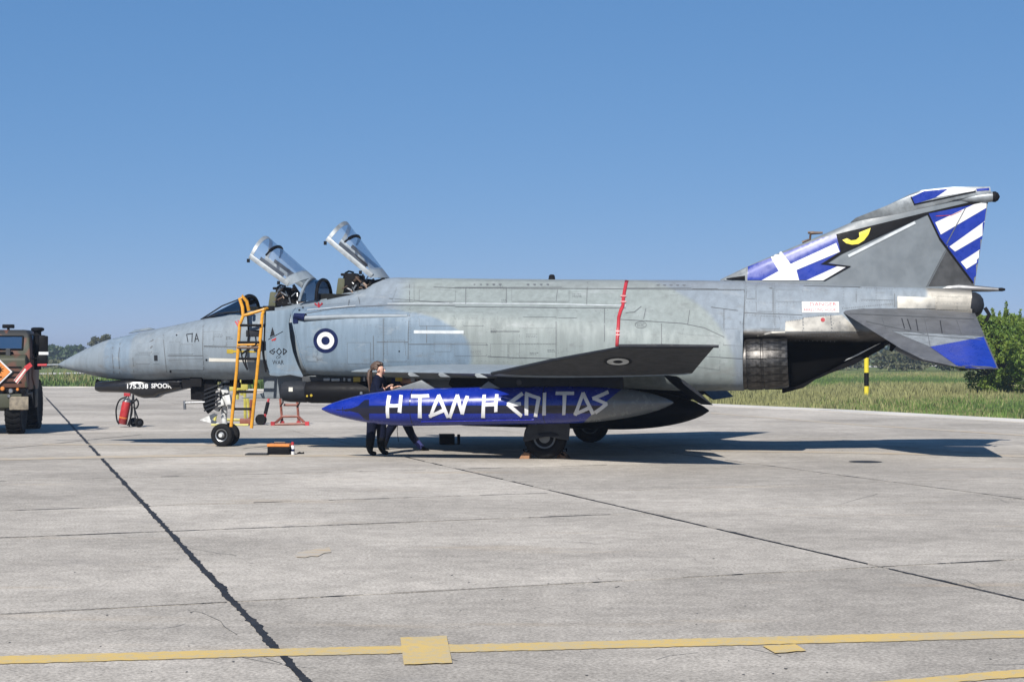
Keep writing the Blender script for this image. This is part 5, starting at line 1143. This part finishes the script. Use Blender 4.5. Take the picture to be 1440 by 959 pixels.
q = MB(); q.lathe([(-.03, rw*.5), (-.03, rw*.5), (.04, rw*.45), (.05, rw*.1)], (wc.x, -.1, rw), (.62, -.78, 0), 16); q.obj('hub', 'charcoal', ext)
q = MB(); q.lathe([(-.03, rw*.5), (-.035, rw*.9), (-.02, rw), (.02, rw), (.035, rw*.9), (.03, rw*.5)], (wc.x-.25, .42, rw), (.62, -.78, 0), 24); q.obj('wheel', 'rubber', ext)
for A in ([(182, 600), (188, 552)], [(191, 596), (188, 552)], [(189.5, 575), (196, 593)], [(182, 596), (197, 593)], [(184, 570), (193, 560)]):
    q = MB(); q.tube([E2(*A[0], -.02), E2(*A[1], -.05)], .018, 6); q.obj('cart_frame', 'charcoal', ext)
for A in ([(180, 558), (170, 562), (165, 575), (166, 590), (169, 596)], [(188, 566), (194, 562), (196, 568), (193, 574), (189, 572)], [(186, 562), (187, 580), (181, 598)]):
    q = MB(); q.tube(catmull([E2(*v, -.12) for v in A], 20), .02, 6); q.obj('hose', 'dark', ext)

# tool boxes, bottle, tray
def boxthing(name, px, py, w_, d_, h_, m, lab, cat, rz=0., top=None):
    p_ = G(px, py); t = empty(name, (p_.x, p_.y+d_/2, 0), rz, lab, cat); q = MB(); q.box((0, 0, h_*.5), (w_, d_, h_)); q.obj('case', m, t, 30, .012); return t
tb = boxthing('toolbox', 392, 639.5, .40, .25, .15, 'black', 'black toolbox with an orange lid on the concrete', 'toolbox', -.1)
q = MB(); q.box((0, 0, .172), (.42, .27, .05)); q.obj('lid', 'orange', tb, 30, .015)
q = MB(); q.tube([(-.1, 0, .195), (-.1, 0, .22), (.1, 0, .22), (.1, 0, .195)], .012, 6); q.obj('handle', 'brownmetal', tb)
p_ = G(411.5, 639); bo = empty('spray_can', tuple(p_), 0, 'small white spray can with a red cap beside the toolbox', 'can')
q = MB(); q.lathe([(0, .036), (.15, .038), (.17, .025)], (0, 0, 0), (0, 0, 1), 18); q.obj('can_body', 'white', bo); q = MB(); q.lathe([(.06, .0388), (.1, .0388)], (0, 0, 0), (0, 0, 1), 18); q.obj('can_label', 'navy', bo)
q = MB(); q.lathe([(.17, .028), (.225, .026), (.23, .02)], (0, 0, 0), (0, 0, 1), 14); q.obj('cap', 'redtape', bo)
p_ = G(361, 640); tr_ = empty('tool_tray', tuple(p_), 0, 'flat black tray of loose spanners left of the toolbox', 'tray')
q = MB(); q.box((0, .06, .012), (.42, .2, .024)); q.obj('tray', 'black', tr_, 30, .006)
for i in range(9):
    q = MB(); x_ = -.17+i*.042; q.tube([(x_, .0, .035), (x_+.03, .1, .037)], .008, 5); q.box((x_, -.01, .035), (.03, .03, .012)); q.obj('spanner', 'steel', tr_)
p_ = G(418, 638); cc_ = empty('rag', tuple(p_), 0, 'small dark rag at the right of the toolbox', 'rag'); q = MB()
q.rings([sup(0+i*.04, .02+.02*math.sin(i*1.7)**2, 0, .05+.02*math.sin(i), 2, 10) for i in range(4)]); q.obj('cloth', 'dark', cc_)
bb = boxthing('equipment_case', 628, 625, .30, .3, .19, 'black', 'plain black case on the ground behind the blue tank', 'case', .1)
q = MB(); q.box((.24, .0, .1), (.06, .06, .2)); q.obj('flask', 'charcoal', bb, 30, .01); q = MB(); q.box((0, 0, .196), (.31, .31, .02)); q.obj('lid', 'dark', bb, 30, .006)

# stands beyond the jet
def tubes(t, s__, base, segs, r_, m, name):
    for A in segs:
        q = MB(); q.tube([Vector(((a-base[0])*s__, dy, (base[1]-b)*s__)) for a, b, dy in A], r_, 6); q.obj(name, m, t)
bp = (411, 597.5); p_ = G(*bp); s_ = p_.y/F; t = empty('work_stand', tuple(p_), 0, 'red and brown trestle stand beyond the ladder', 'stand')
tubes(t, s_, bp, [[(391, 552, .3), (397, 594, 0)], [(415, 552, .3), (420, 593, 0)], [(398, 569.5, .12), (417, 569.5, .12)], [(396, 585.5, 0), (420, 585.5, 0)], [(386, 597, -.3), (397, 586, 0)], [(434, 597, -.3), (419, 585.5, 0)], [(387, 596, -.3), (434, 595, -.3)]], .035, 'standred', 'stand_tube')
for x_ in (386, 434, 397, 420):
    q = MB(); q.box(((x_-bp[0])*s_, -.3 if x_ in (386, 434) else 0, .05), (.1, .1, .1)); q.obj('foot', 'redtape', t)
tubes(t, s_, bp, [[(397, 556, 0), (398, 566, 0), (394, 572, 0)], [(421, 552, 0), (422, 565, 0), (418, 573, 0)]], .02, 'dark', 'hose')
bp = (372, 597.5); p_ = G(*bp); s_ = p_.y/F; t = empty('tow_bar', tuple(p_), 0, 'red pole with a small black wheel right of the yellow stand', 'tow bar')
tubes(t, s_, bp, [[(377, 557, .2), (373.5, 580, 0), (371, 596, 0)]], .035, 'redtape', 'bar'); tubes(t, s_, bp, [[(376, 566, .1), (373, 582, 0)]], .05, 'dark', 'grip')
q = MB(); q.lathe([(-.05, .14), (.05, .14)], ((367-bp[0])*s_, 0, .14), (.3, 1, 0), 16); q.obj('wheel', 'rubber', t)
bp = (323, 598); p_ = G(*bp); s_ = p_.y/F; t = empty('yellow_stand', tuple(p_), 0, 'pale yellow frame stand seen through the ladder', 'stand')
tubes(t, s_, bp, [[(303, 597, -.2), (303, 583, 0)], [(315, 590, 0), (344, 590.5, 0)], [(344, 535, 0), (345, 596, 0)], [(333, 540, .2), (332, 562, .2)], [(316, 545, .2), (344, 545, 0)], [(300, 597, -.3), (352, 597, -.3)], [(339, 533, 0), (340, 556, 0)], [(316, 545, .2), (314, 590, 0)], [(348, 560, 0), (352, 596, 0)]], .04, 'standyellow', 'stand_tube')
q = MB(); q.box(((341-bp[0])*s_, 0, (bp[1]-540)*s_), (.28, .12, .3)); q.box(((324-bp[0])*s_, .1, (bp[1]-547)*s_), (.5, .1, .1)); q.obj('stand_head', 'standyellow', t, 30, .01)
tubes(t, s_, bp, [[(354, 562, 0), (351, 597, 0)]], .05, 'standred', 'side_post'); q = MB(); q.box(((346-bp[0])*s_, 0, .1), (.3, .2, .16)); q.obj('base_box', 'standred', t, 30, .02)
# ================================================ PEOPLE
def body(name, J, edges, root, mats, parent):
    names = list(J); idx = {k: i for i, k in enumerate(names)}
    me = bpy.data.meshes.new(name); me.from_pydata([J[k][0] for k in names], [(idx[a], idx[b]) for a, b in edges], [])
    o = bpy.data.objects.new(name, me); COL.objects.link(o); md = o.modifiers.new('skin', 'SKIN'); md.use_smooth_shade = True
    sv = me.skin_vertices[0].data
    for i, k in enumerate(names):
        r_ = J[k][1]; sv[i].radius = r_ if isinstance(r_, tuple) else (r_, r_); sv[i].use_root = (k == root)
    sb = o.modifiers.new('sub', 'SUBSURF'); sb.levels = sb.render_levels = 2
    dg = bpy.context.evaluated_depsgraph_get(); m2 = bpy.data.meshes.new_from_object(o.evaluated_get(dg)); bpy.data.objects.remove(o)
    ks = list(dict.fromkeys(mats.values()))
    for k in ks: m2.materials.append(M[k])
    P = {k: Vector(J[k][0]) for k in names}
    for f in m2.polygons:
        c_ = f.center; best = None
        for a, b in edges:
            A, B = P[a], P[b]; d = B-A; t_ = max(0, min(1, (c_-A).dot(d)/d.length_squared)); ds = (c_-A-d*t_).length
            if best is None or ds < best[0]: best = (ds, b if t_ > .5 else a)
        f.material_index = ks.index(mats[best[1]] if best[1] in mats else mats['*'])
    m2.shade_smooth(); b_ = bpy.data.objects.new('body', m2); COL.objects.link(b_); b_.parent = parent; return b_
def hand(parent, base, dirv, side, m='skin'):
    d = Vector(dirv).normalized(); s_ = Vector(side).normalized(); nrm = d.cross(s_)
    q = MB()
    q.rings([[Vector(base)+d*t+s_*(w_*a)+nrm*(.012*b) for a, b in ((-1, -1), (1, -1), (1, 1), (-1, 1))] for t, w_ in ((0, .025), (.04, .04), (.085, .038))]); h = q.obj('hand', m, parent, 60, .006)
    for i, ln in enumerate((.065, .075, .07, .055)):
        q = MB(); p0 = Vector(base)+d*.083+s_*(-.03+i*.02); q.tube([p0, p0+d*ln*.5-nrm*.008, p0+d*ln*.85-nrm*.03], [.009, .0085, .006], 6); q.obj('finger', m, h)
    q = MB(); p0 = Vector(base)+d*.03-s_*.035; q.tube([p0, p0+d*.03-s_*.025, p0+d*.06-s_*.03-nrm*.01], [.011, .01, .007], 6); q.obj('thumb', m, h); return h
# woman standing behind the tank, looking right
p_ = G(529, 640); wo = empty('person', (p_.x, p_.y, 0), 0, 'woman in dark navy uniform with long brown hair standing behind the blue tank', 'person')
J = {'pelvis': ((0, 0, .95), (.17, .13)), 'waist': ((.0, 0, 1.08), (.15, .115)), 'chest': ((.03, 0, 1.27), (.17, .13)), 'neckb': ((.045, 0, 1.40), (.12, .085)), 'neck': ((.06, 0, 1.46), .052), 'jaw': ((.085, -.01, 1.505), (.066, .07)), 'head': ((.07, -.005, 1.56), (.092, .086)), 'crown': ((.05, 0, 1.605), (.062, .062)),
     'hipL': ((-.05, -.1, .84), .125), 'kneeL': ((-.075, -.11, .48), .095), 'ankL': ((-.11, -.11, .15), .08), 'footL': ((-.09, -.13, .05), .05), 'toeL': ((.02, -.14, .035), .038),
     'hipR': ((.06, .1, .84), .125), 'kneeR': ((.09, .1, .48), .095), 'ankR': ((.08, .08, .15), .08), 'footR': ((.13, .05, .05), .05), 'toeR': ((.22, .03, .035), .038),
     'shL': ((.02, -.17, 1.385), .085), 'elL': ((.05, -.25, 1.14), .066), 'foL': ((.13, -.24, 1.18), .056), 'wrL': ((.18, -.22, 1.21), .036),
     'shR': ((.07, .17, 1.385), .085), 'elR': ((.16, .24, 1.15), .066), 'foR': ((.25, .18, 1.20), .056), 'wrR': ((.3, .14, 1.22), .036)}
Ed = [('pelvis', 'waist'), ('waist', 'chest'), ('chest', 'neckb'), ('neckb', 'neck'), ('neck', 'jaw'), ('jaw', 'head'), ('head', 'crown'), ('pelvis', 'hipL'), ('hipL', 'kneeL'), ('kneeL', 'ankL'), ('ankL', 'footL'), ('footL', 'toeL'), ('pelvis', 'hipR'), ('hipR', 'kneeR'), ('kneeR', 'ankR'), ('ankR', 'footR'), ('footR', 'toeR'),
      ('chest', 'shL'), ('shL', 'elL'), ('elL', 'foL'), ('foL', 'wrL'), ('chest', 'shR'), ('shR', 'elR'), ('elR', 'foR'), ('foR', 'wrR')]
mt = {'*': 'cloth', 'neck': 'skin', 'jaw': 'skin', 'head': 'skin', 'crown': 'skin', 'wrL': 'skin', 'wrR': 'skin', 'footL': 'boot', 'toeL': 'boot', 'footR': 'boot', 'toeR': 'boot', 'ankL': 'boot', 'ankR': 'boot'}
bd = body('person', J, Ed, 'pelvis', mt, wo)
hand(wo, (.19, -.22, 1.215), (.8, .1, .6), (0, 1, 0)); hand(wo, (.31, .13, 1.22), (.9, -.2, .3), (0, 1, 0))
def face(par, c_, fw, up=(0, 0, 1)):
    fw = Vector(fw).normalized(); up = Vector(up).normalized(); rt = fw.cross(up).normalized(); c_ = Vector(c_)
    q = MB(); b = c_+fw*.082+up*.0; q.add([b+up*.03, b-rt*.015-up*.018, b+rt*.015-up*.018, b+fw*.024-up*.014], [(0, 1, 3), (0, 3, 2), (1, 2, 3)]); q.obj('nose', 'skin', par, 80)
    for s__ in (-1, 1):
        q = MB(); q.lathe([(0, .012), (.006, .008)], c_+fw*.078+rt*.03*s__+up*.025, fw, 10); q.obj('eye', 'dark', par)
        q = MB(); q.lathe([(-.008, .026), (.008, .02)], c_-fw*.0+rt*.085*s__, rt, 10); q.obj('ear', 'skin', par)
    q = MB(); q.tube([c_+fw*.076-rt*.02-up*.05, c_+fw*.084-up*.051, c_+fw*.076+rt*.02-up*.05], .006, 6); q.obj('mouth', 'redtape', par)
face(wo, (.075, -.01, 1.54), (.9, -.42, -.05))
hr = random.Random(5); q = MB()
for i in range(90):
    a_ = hr.uniform(0, 6.28); el = hr.uniform(-.15, 1.5); d = Vector((math.cos(a_)*math.cos(el), math.sin(a_)*math.cos(el), math.sin(el)))
    if d.dot(Vector((.9, -.42, .0))) > .5 and d.z < .75: continue
    p0 = Vector((.06, 0, 1.57))+d*.095; p1 = Vector((.04, 0, 1.57))+Vector((-.07, .02, .02))+d*.06; p2 = Vector((-.075, .01+hr.uniform(-.03, .03), 1.57)); q.tube([p0, p0.lerp(p1, .5)+d*.02, p1, p2], [.026, .032, .028, .018], 5)
q.obj('hair', 'hair', wo, 80)['kind'] = 'stuff'
q = MB()
for i in range(16):
    o_ = Vector((hr.uniform(-.03, .03), hr.uniform(-.04, .04), 0)); ln = hr.uniform(.28, .42)
    q.tube([Vector((-.07, 0, 1.57)), Vector((-.115, 0, 1.52))+o_*.6, Vector((-.12, -.02, 1.40))+o_, Vector((-.105, -.03, 1.57-ln))+o_*.8], [.02, .028, .026, .008], 5)
q.obj('pony_tail', 'hair', wo, 80)['kind'] = 'stuff'
# mechanic bent over behind the tank
p_ = G(597, 633); me_ = empty('person', (p_.x, p_.y, 0), 0, 'mechanic in blue overalls bent over behind the tank, one leg stretched back', 'person')
s_ = p_.y/F
def Q(px, py, dy=0): return ((px-597)*s_, dy, CAMH-(py-HZ)*s_)
J = {'pelvis': (Q(566, 572), (.16, .13)), 'waist': (Q(562, 558), .14), 'chest': (Q(555, 540), (.17, .14)), 'upback': (Q(557, 532, .05), .115), 'neck': (Q(569, 536, .05), .055), 'jaw': (Q(577, 536, .02), .065), 'head': (Q(581, 531, .02), (.09, .085)), 'crown': (Q(582, 527, .02), .06),
     'hipL': (Q(570, 590, -.1), .105), 'kneeL': (Q(580, 613, -.12), .078), 'ankL': (Q(592, 627, -.1), .06), 'footL': (Q(596, 631.5, -.1), .05), 'toeL': (Q(604, 633.5, -.12), .035),
     'hipR': (Q(556, 590, .15), .1), 'kneeR': (Q(543, 612, .25), .075), 'ankR': (Q(538, 630, .3), .05), 'footR': (Q(540, 632, .25), .045), 'toeR': (Q(546, 633, .2), .035),
     'shL': (Q(554, 540, -.17), .075), 'elL': (Q(570, 550, -.2), .05), 'wrL': (Q(586, 543, -.12), .036), 'shR': (Q(560, 538, .22), .07), 'elR': (Q(576, 548, .25), .05), 'wrR': (Q(592, 541, .15), .036)}
Ed = [('pelvis', 'waist'), ('waist', 'chest'), ('chest', 'upback'), ('upback', 'neck'), ('neck', 'jaw'), ('jaw', 'head'), ('head', 'crown'), ('pelvis', 'hipL'), ('hipL', 'kneeL'), ('kneeL', 'ankL'), ('ankL', 'footL'), ('footL', 'toeL'), ('pelvis', 'hipR'), ('hipR', 'kneeR'), ('kneeR', 'ankR'), ('ankR', 'footR'), ('footR', 'toeR'), ('chest', 'shL'), ('shL', 'elL'), ('elL', 'wrL'), ('chest', 'shR'), ('shR', 'elR'), ('elR', 'wrR')]
mt = {'*': 'bluecloth', 'neck': 'skin', 'jaw': 'skin', 'head': 'hair', 'crown': 'hair', 'wrL': 'skin', 'wrR': 'skin', 'footL': 'boot', 'toeL': 'boot', 'footR': 'boot', 'toeR': 'boot', 'hipL': 'cloth', 'kneeL': 'cloth', 'hipR': 'cloth', 'kneeR': 'cloth', 'pelvis': 'cloth', 'ankR': 'boot'}
body('person', J, Ed, 'pelvis', mt, me_)
face(me_, Q(580, 533, .01), (1, .1, -.2)); hand(me_, Q(587, 542.5, -.12), (1, .1, .3), (0, 1, 0)); hand(me_, Q(593, 540.5, .15), (1, .1, .3), (0, 1, 0))
q = MB(); q.tube([Q(561, 597, -.3), Q(560, 605, -.3), Q(562, 620, -.3)], .006, 5); hh = q.obj('cable', 'dark'); hh['label'] = 'thin cable hanging from the drop tank behind the woman'; hh['category'] = 'cable'; hh.location = me_.location

# ================================================ TRUCK
def camotruck():
    s = NT('truck_camouflage'); c = s.coord(); n_ = s.noise(c, 1.35, 2, .4, 0); n2 = s.noise(s.mp(c, (1, 1, 1), (0, 0, 0), (7, 3, 2)), 1.5, 2, .4)
    col = s.mix(s.ramp(n_, .43, .46), (.036, .038, .02), (.09, .036, .02)); col = s.mix(s.ramp(n2, .55, .57), col, (.02, .02, .018))
    return s.fin(col, .6)
M['truck'] = camotruck()
tk_b = R(-8); cp = G(37, 608.5)
fw = Vector((-math.sin(tk_b), -math.cos(tk_b), 0)); lf = Vector((math.cos(tk_b), -math.sin(tk_b), 0))
root = cp-lf*1.02-fw*.0; root.z = 0
tr = empty('army_truck', tuple(root), math.atan2(fw.y, fw.x), 'camouflaged army truck with an orange hazard diamond, cut by the left edge', 'truck')
# local: x forward, y to the picture's right
zs = lambda py: CAMH-(py-HZ)*38.6/F
q = MB(); cabs = [(.62, 1.17, zs(548)), (.62, 1.19, zs(497)), (.45, 1.15, zs(470)), (.3, 1.06, zs(463.5))]
q.rings([[(x_, -w_, z_), (x_, w_, z_), (-1.0, w_, z_), (-1.0, -w_, z_)] for x_, w_, z_ in cabs]); cab = q.obj('cab', 'truck', tr, 40, .05)
q = MB(); zt, zb = zs(472.5), zs(491)
xf = lambda z_: .62-(z_-zs(497))/(zs(470)-zs(497))*.17
q.rings([[(xf(z_)+.012, y_, z_), (xf(z_)+.03, y_, z_)] for y_, z_ in ((-.86, zb), (.78, zb), (1.0, zt), (-.86, zt))] + [[(xf(zb)+.012, -.86, zb), (xf(zb)+.03, -.86, zb)]], (False, False)); 
wsq = MB(); wsq.add([(xf(zb)+.02, -.84, zb), (xf(zb)+.02, 1.0, zb), (xf(zt)+.02, 1.0, zt), (xf(zt)+.02, -.84, zt)], [(0, 1, 2, 3)]); wnd = wsq.obj('windscreen', 'screen', cab, 0)
wb = MB(); wb.add([(xf(zb)+.008, -.84, zb), (xf(zb)+.008, 1.0, zb), (xf(zt)+.008, 1.0, zt), (xf(zt)+.008, -.84, zt)], [(0, 1, 2, 3)]); wb.obj('cab_interior', 'charcoal', cab, 0)
for (y0, z0, y1, z1) in ((-.86, zb, 1.01, zb), (-.86, zt, 1.01, zt), (1.01, zb, 1.01, zt), (-.86, zb, -.86, zt), (.42, zb, .42, zt)):
    q = MB(); q.tube([(xf(z0)+.025, y0, z0), (xf(z1)+.025, y1, z1)], .018, 6); q.obj('windscreen_seal', 'dark', cab)
q = MB(); q.box((.66, -.05, zs(496)), (.08, 1.7, .05)); q.obj('cowl', 'dark', cab, 30, .01)
q = MB(); q.tube([(.68, .5, zs(494)), (.66, .25, zs(483))], .012, 5); q.obj('wiper', 'dark', cab)
# nose / bonnet
q = MB(); q.rings([[(x_, -1.12, z_), (x_, 1.12, z_), (x_, 1.16, z0), (x_, -1.16, z0)] for x_, z_, z0 in ((.6, zs(498), zs(545)), (.78, zs(500), zs(545)), (.86, zs(505), zs(545)))]); bn = q.obj('bonnet', 'truck', tr, 35, .04)
q = MB(); 
for i in range(7): q.box((.87, -.1, zs(515)-i*.07), (.03, .9, .03))
q.obj('grille', 'dark', bn)['kind'] = 'stuff'
for z_ in (516, 523, 530, 537):
    q = MB(); q.box((.87, .68, zs(z_)), (.02, .7, .03)); q.obj('louvre', 'dark', bn)
q = MB(); q.box((.8, 0, zs(550)), (.3, 2.3, .12)); q.obj('bumper_top', 'black', tr, 30, .02)
q = MB(); q.prism([(.7, zs(553)), (1.0, zs(553)), (1.0, zs(572)), (.85, zs(577)), (.7, zs(577))], 'y', -1.0, 1.06); bm_ = q.obj('bumper', 'truck', tr, 30, .03)
q = MB(); q.box((1.01, 1.0, zs(566)), (.03, .42, .3)); q.obj('bumper_plate', paint('bare_primer', (.27, .23, .17), .7, var=.5, scale=7), bm_, 30, .02)
for y_, z_, r_, m in ((.52, 546, .05, 'orange'), (.70, 549, .055, 'steel'), (.85, 547, .035, 'orange'), (.66, 556, .045, 'steel'), (-.68, 549, .1, 'steel'), (-.9, 547, .05, 'orange')):
    q = MB(); q.lathe([(0, r_), (.05, r_), (.07, r_*.7)], (.97, y_+.12, zs(z_)), (1, 0, 0), 16); q.obj('lamp', m, tr)
# hazard diamond, an explosives mark
dy_, dz_ = .54, zs(522.5)
q = MB(); r_ = .30; q.prism([(dy_-r_, dz_), (dy_, dz_-r_), (dy_+r_, dz_), (dy_, dz_+r_)], 'x', .90, .915); dm = q.obj('hazard_sign', 'white', tr, 0)
q = MB(); r_ = .255; q.prism([(dy_-r_, dz_), (dy_, dz_-r_), (dy_+r_, dz_), (dy_, dz_+r_)], 'x', .916, .921); q.obj('sign_face', 'orange', dm, 0)
q = MB(); pts = []
for i in range(18):
    a_ = 2*math.pi*i/18; rr_ = (.13 if i % 2 else .055); pts.append((dy_+rr_*math.cos(a_), dz_+.04+rr_*.8*math.sin(a_)))
q.prism(pts, 'x', .922, .925); q.obj('burst_symbol', 'black', dm, 0)
q = MB(); q.box((.924, dy_, dz_-.12), (.004, .14, .03)); q.obj('sign_text_bar', 'black', dm, 0)
# wheels with chunky tyres
def twheel(x_, y_):
    r_ = .60; wd = .36; q = MB(); prof = [(-wd/2*.8, r_*.55), (-wd/2, r_*.7), (-wd/2, r_*.9), (-wd/2*.8, r_*.96), (wd/2*.8, r_*.96), (wd/2, r_*.9), (wd/2, r_*.7), (wd/2*.8, r_*.55)]
    q.lathe(prof, (x_, y_, r_), (0, 1, 0), 36); wh = q.obj('wheel', 'rubber', tr)
    q = MB()
    for k in range(26):
        a_ = 2*math.pi*k/26
        for s__ in (-1, 1):
            rot = Matrix.Rotation(-a_, 3, 'Y') @ Matrix.Rotation(R(22*s__), 3, 'X'); c_ = Vector((x_+math.cos(a_)*r_*.97, y_+s__*.09, r_+math.sin(a_)*r_*.97)); q.box(c_, (.045, .17, .07), rot)
    q.obj('tread', 'rubber', wh, 0)['kind'] = 'stuff'
    q = MB(); q.lathe([(-wd*.3, r_*.5), (-wd*.35, r_*.55), (wd*.35, r_*.55), (wd*.2, r_*.4), (wd*.3, r_*.2), (wd*.32, .02)], (x_, y_, r_), (0, 1, 0), 24); q.obj('rim', 'truck', wh)
for x_ in (.35, -2.3): twheel(x_, .84); twheel(x_, -.84)
q = MB(); q.prism([(.95, zs(552)), (-.35, zs(552)), (-.45, zs(575)), (-.3, zs(562)), (.0, zs(556)), (.6, zs(556)), (.92, zs(566))], 'y', .9, 1.12); q.obj('wheel_arch', 'black', tr, 30, .02)
q = MB(); q.box((-.75, .78, .95), (.5, .4, .55)); q.box((-1.3, .92, .8), (.5, .3, .5)); q.obj('side_locker', 'black', tr, 30, .03)
q = MB(); q.box((-1.5, 0, 1.1), (3.0, .9, .25)); q.obj('chassis', 'dark', tr, 30, .02)
q = MB(); q.box((-2.15, -.1, 1.5), (2.0, 1.9, .6)); bed = q.obj('cargo_bed', 'truck', tr, 30, .03)
q = MB(); q.prism([(.25, zs(497)), (-.55, zs(497)), (-.55, zs(470)), (.12, zs(470))], 'y', 1.14, 1.19); q.obj('door_window', 'darkglass', cab, 30)
q = MB(); q.prism([(.3, zs(499)), (-.62, zs(499)), (-.62, zs(548)), (-.2, zs(548)), (.3, zs(530))], 'y', 1.16, 1.205); q.obj('door', 'truck', cab, 30, .015)
q = MB(); q.tube([(.02, 1.27, zs(520)), (.0, 1.27, zs(470)), (-.0, 1.27, zs(465))], [.09, .085, .085], 12); q.lathe([(0, .10), (.03, .15), (.08, .15), (.1, .1)], (0, 1.27, zs(466)), (0, 0, 1), 14); q.obj('snorkel', 'black', tr)
for y_ in (1.42,):
    q = MB(); q.tube([(.35, 1.08, zs(470)), (.42, 1.48, zs(472)), (.42, 1.5, zs(503)), (.35, 1.1, zs(505))], .016, 6); q.obj('mirror_arm', 'black', tr)
    q = MB(); q.box((.42, 1.46, zs(485)), (.1, .2, .42)); mr = q.obj('mirror', 'black', tr, 30, .03)
    q = MB(); q.box((.45, 1.47, zs(497)), (.08, .22, .07)); q.obj('mirror_band', 'white', mr, 30, .01)
    q = MB(); q.box((.42, 1.44, zs(506)), (.12, .24, .22)); q.obj('lower_mirror', 'black', tr, 30, .04)
q = MB(); q.lathe([(0, .12), (.02, .13), (.10, .1), (.12, .02)], (.1, -.05, zs(463)), (0, 0, 1), 16); q.obj('beacon', 'orange', tr)
q = MB(); q.box((.05, .62, zs(461.5)), (.12, .05, .1)); q.box((.05, .62, zs(458.5)), (.16, .26, .09)); q.obj('work_lamp', 'black', tr, 30, .02)
q = MB(); q.box((.45, .1, zs(486)), (.06, .3, .22)); q.lathe([(0, .05), (.15, .1), (.25, .04)], (.45, .1, zs(484)), (0, 0, 1), 12); q.obj('seat_headrest', 'dark', cab)
q = MB(); q.box((.72, .72, zs(498)), (.1, .1, .26)); q.obj('corner_marker', 'under', tr, 30, .01)

# ================================================ AIR
hz = bpy.data.materials.new('haze'); hz.use_nodes = True; hz.node_tree.nodes.clear()
_o = hz.node_tree.nodes.new('ShaderNodeOutputMaterial'); _v = hz.node_tree.nodes.new('ShaderNodeVolumePrincipled')
_v.inputs['Color'].default_value = (.75, .85, 1, 1); _v.inputs['Density'].default_value = .00065; _v.inputs['Anisotropy'].default_value = .3
hz.node_tree.links.new(_v.outputs[0], _o.inputs['Volume'])
mb = MB(); mb.box((0, 2350, 4.5), (7200, 5500, 11.2)); meta(mb.obj('haze', hz, smooth=0), kind='stuff')
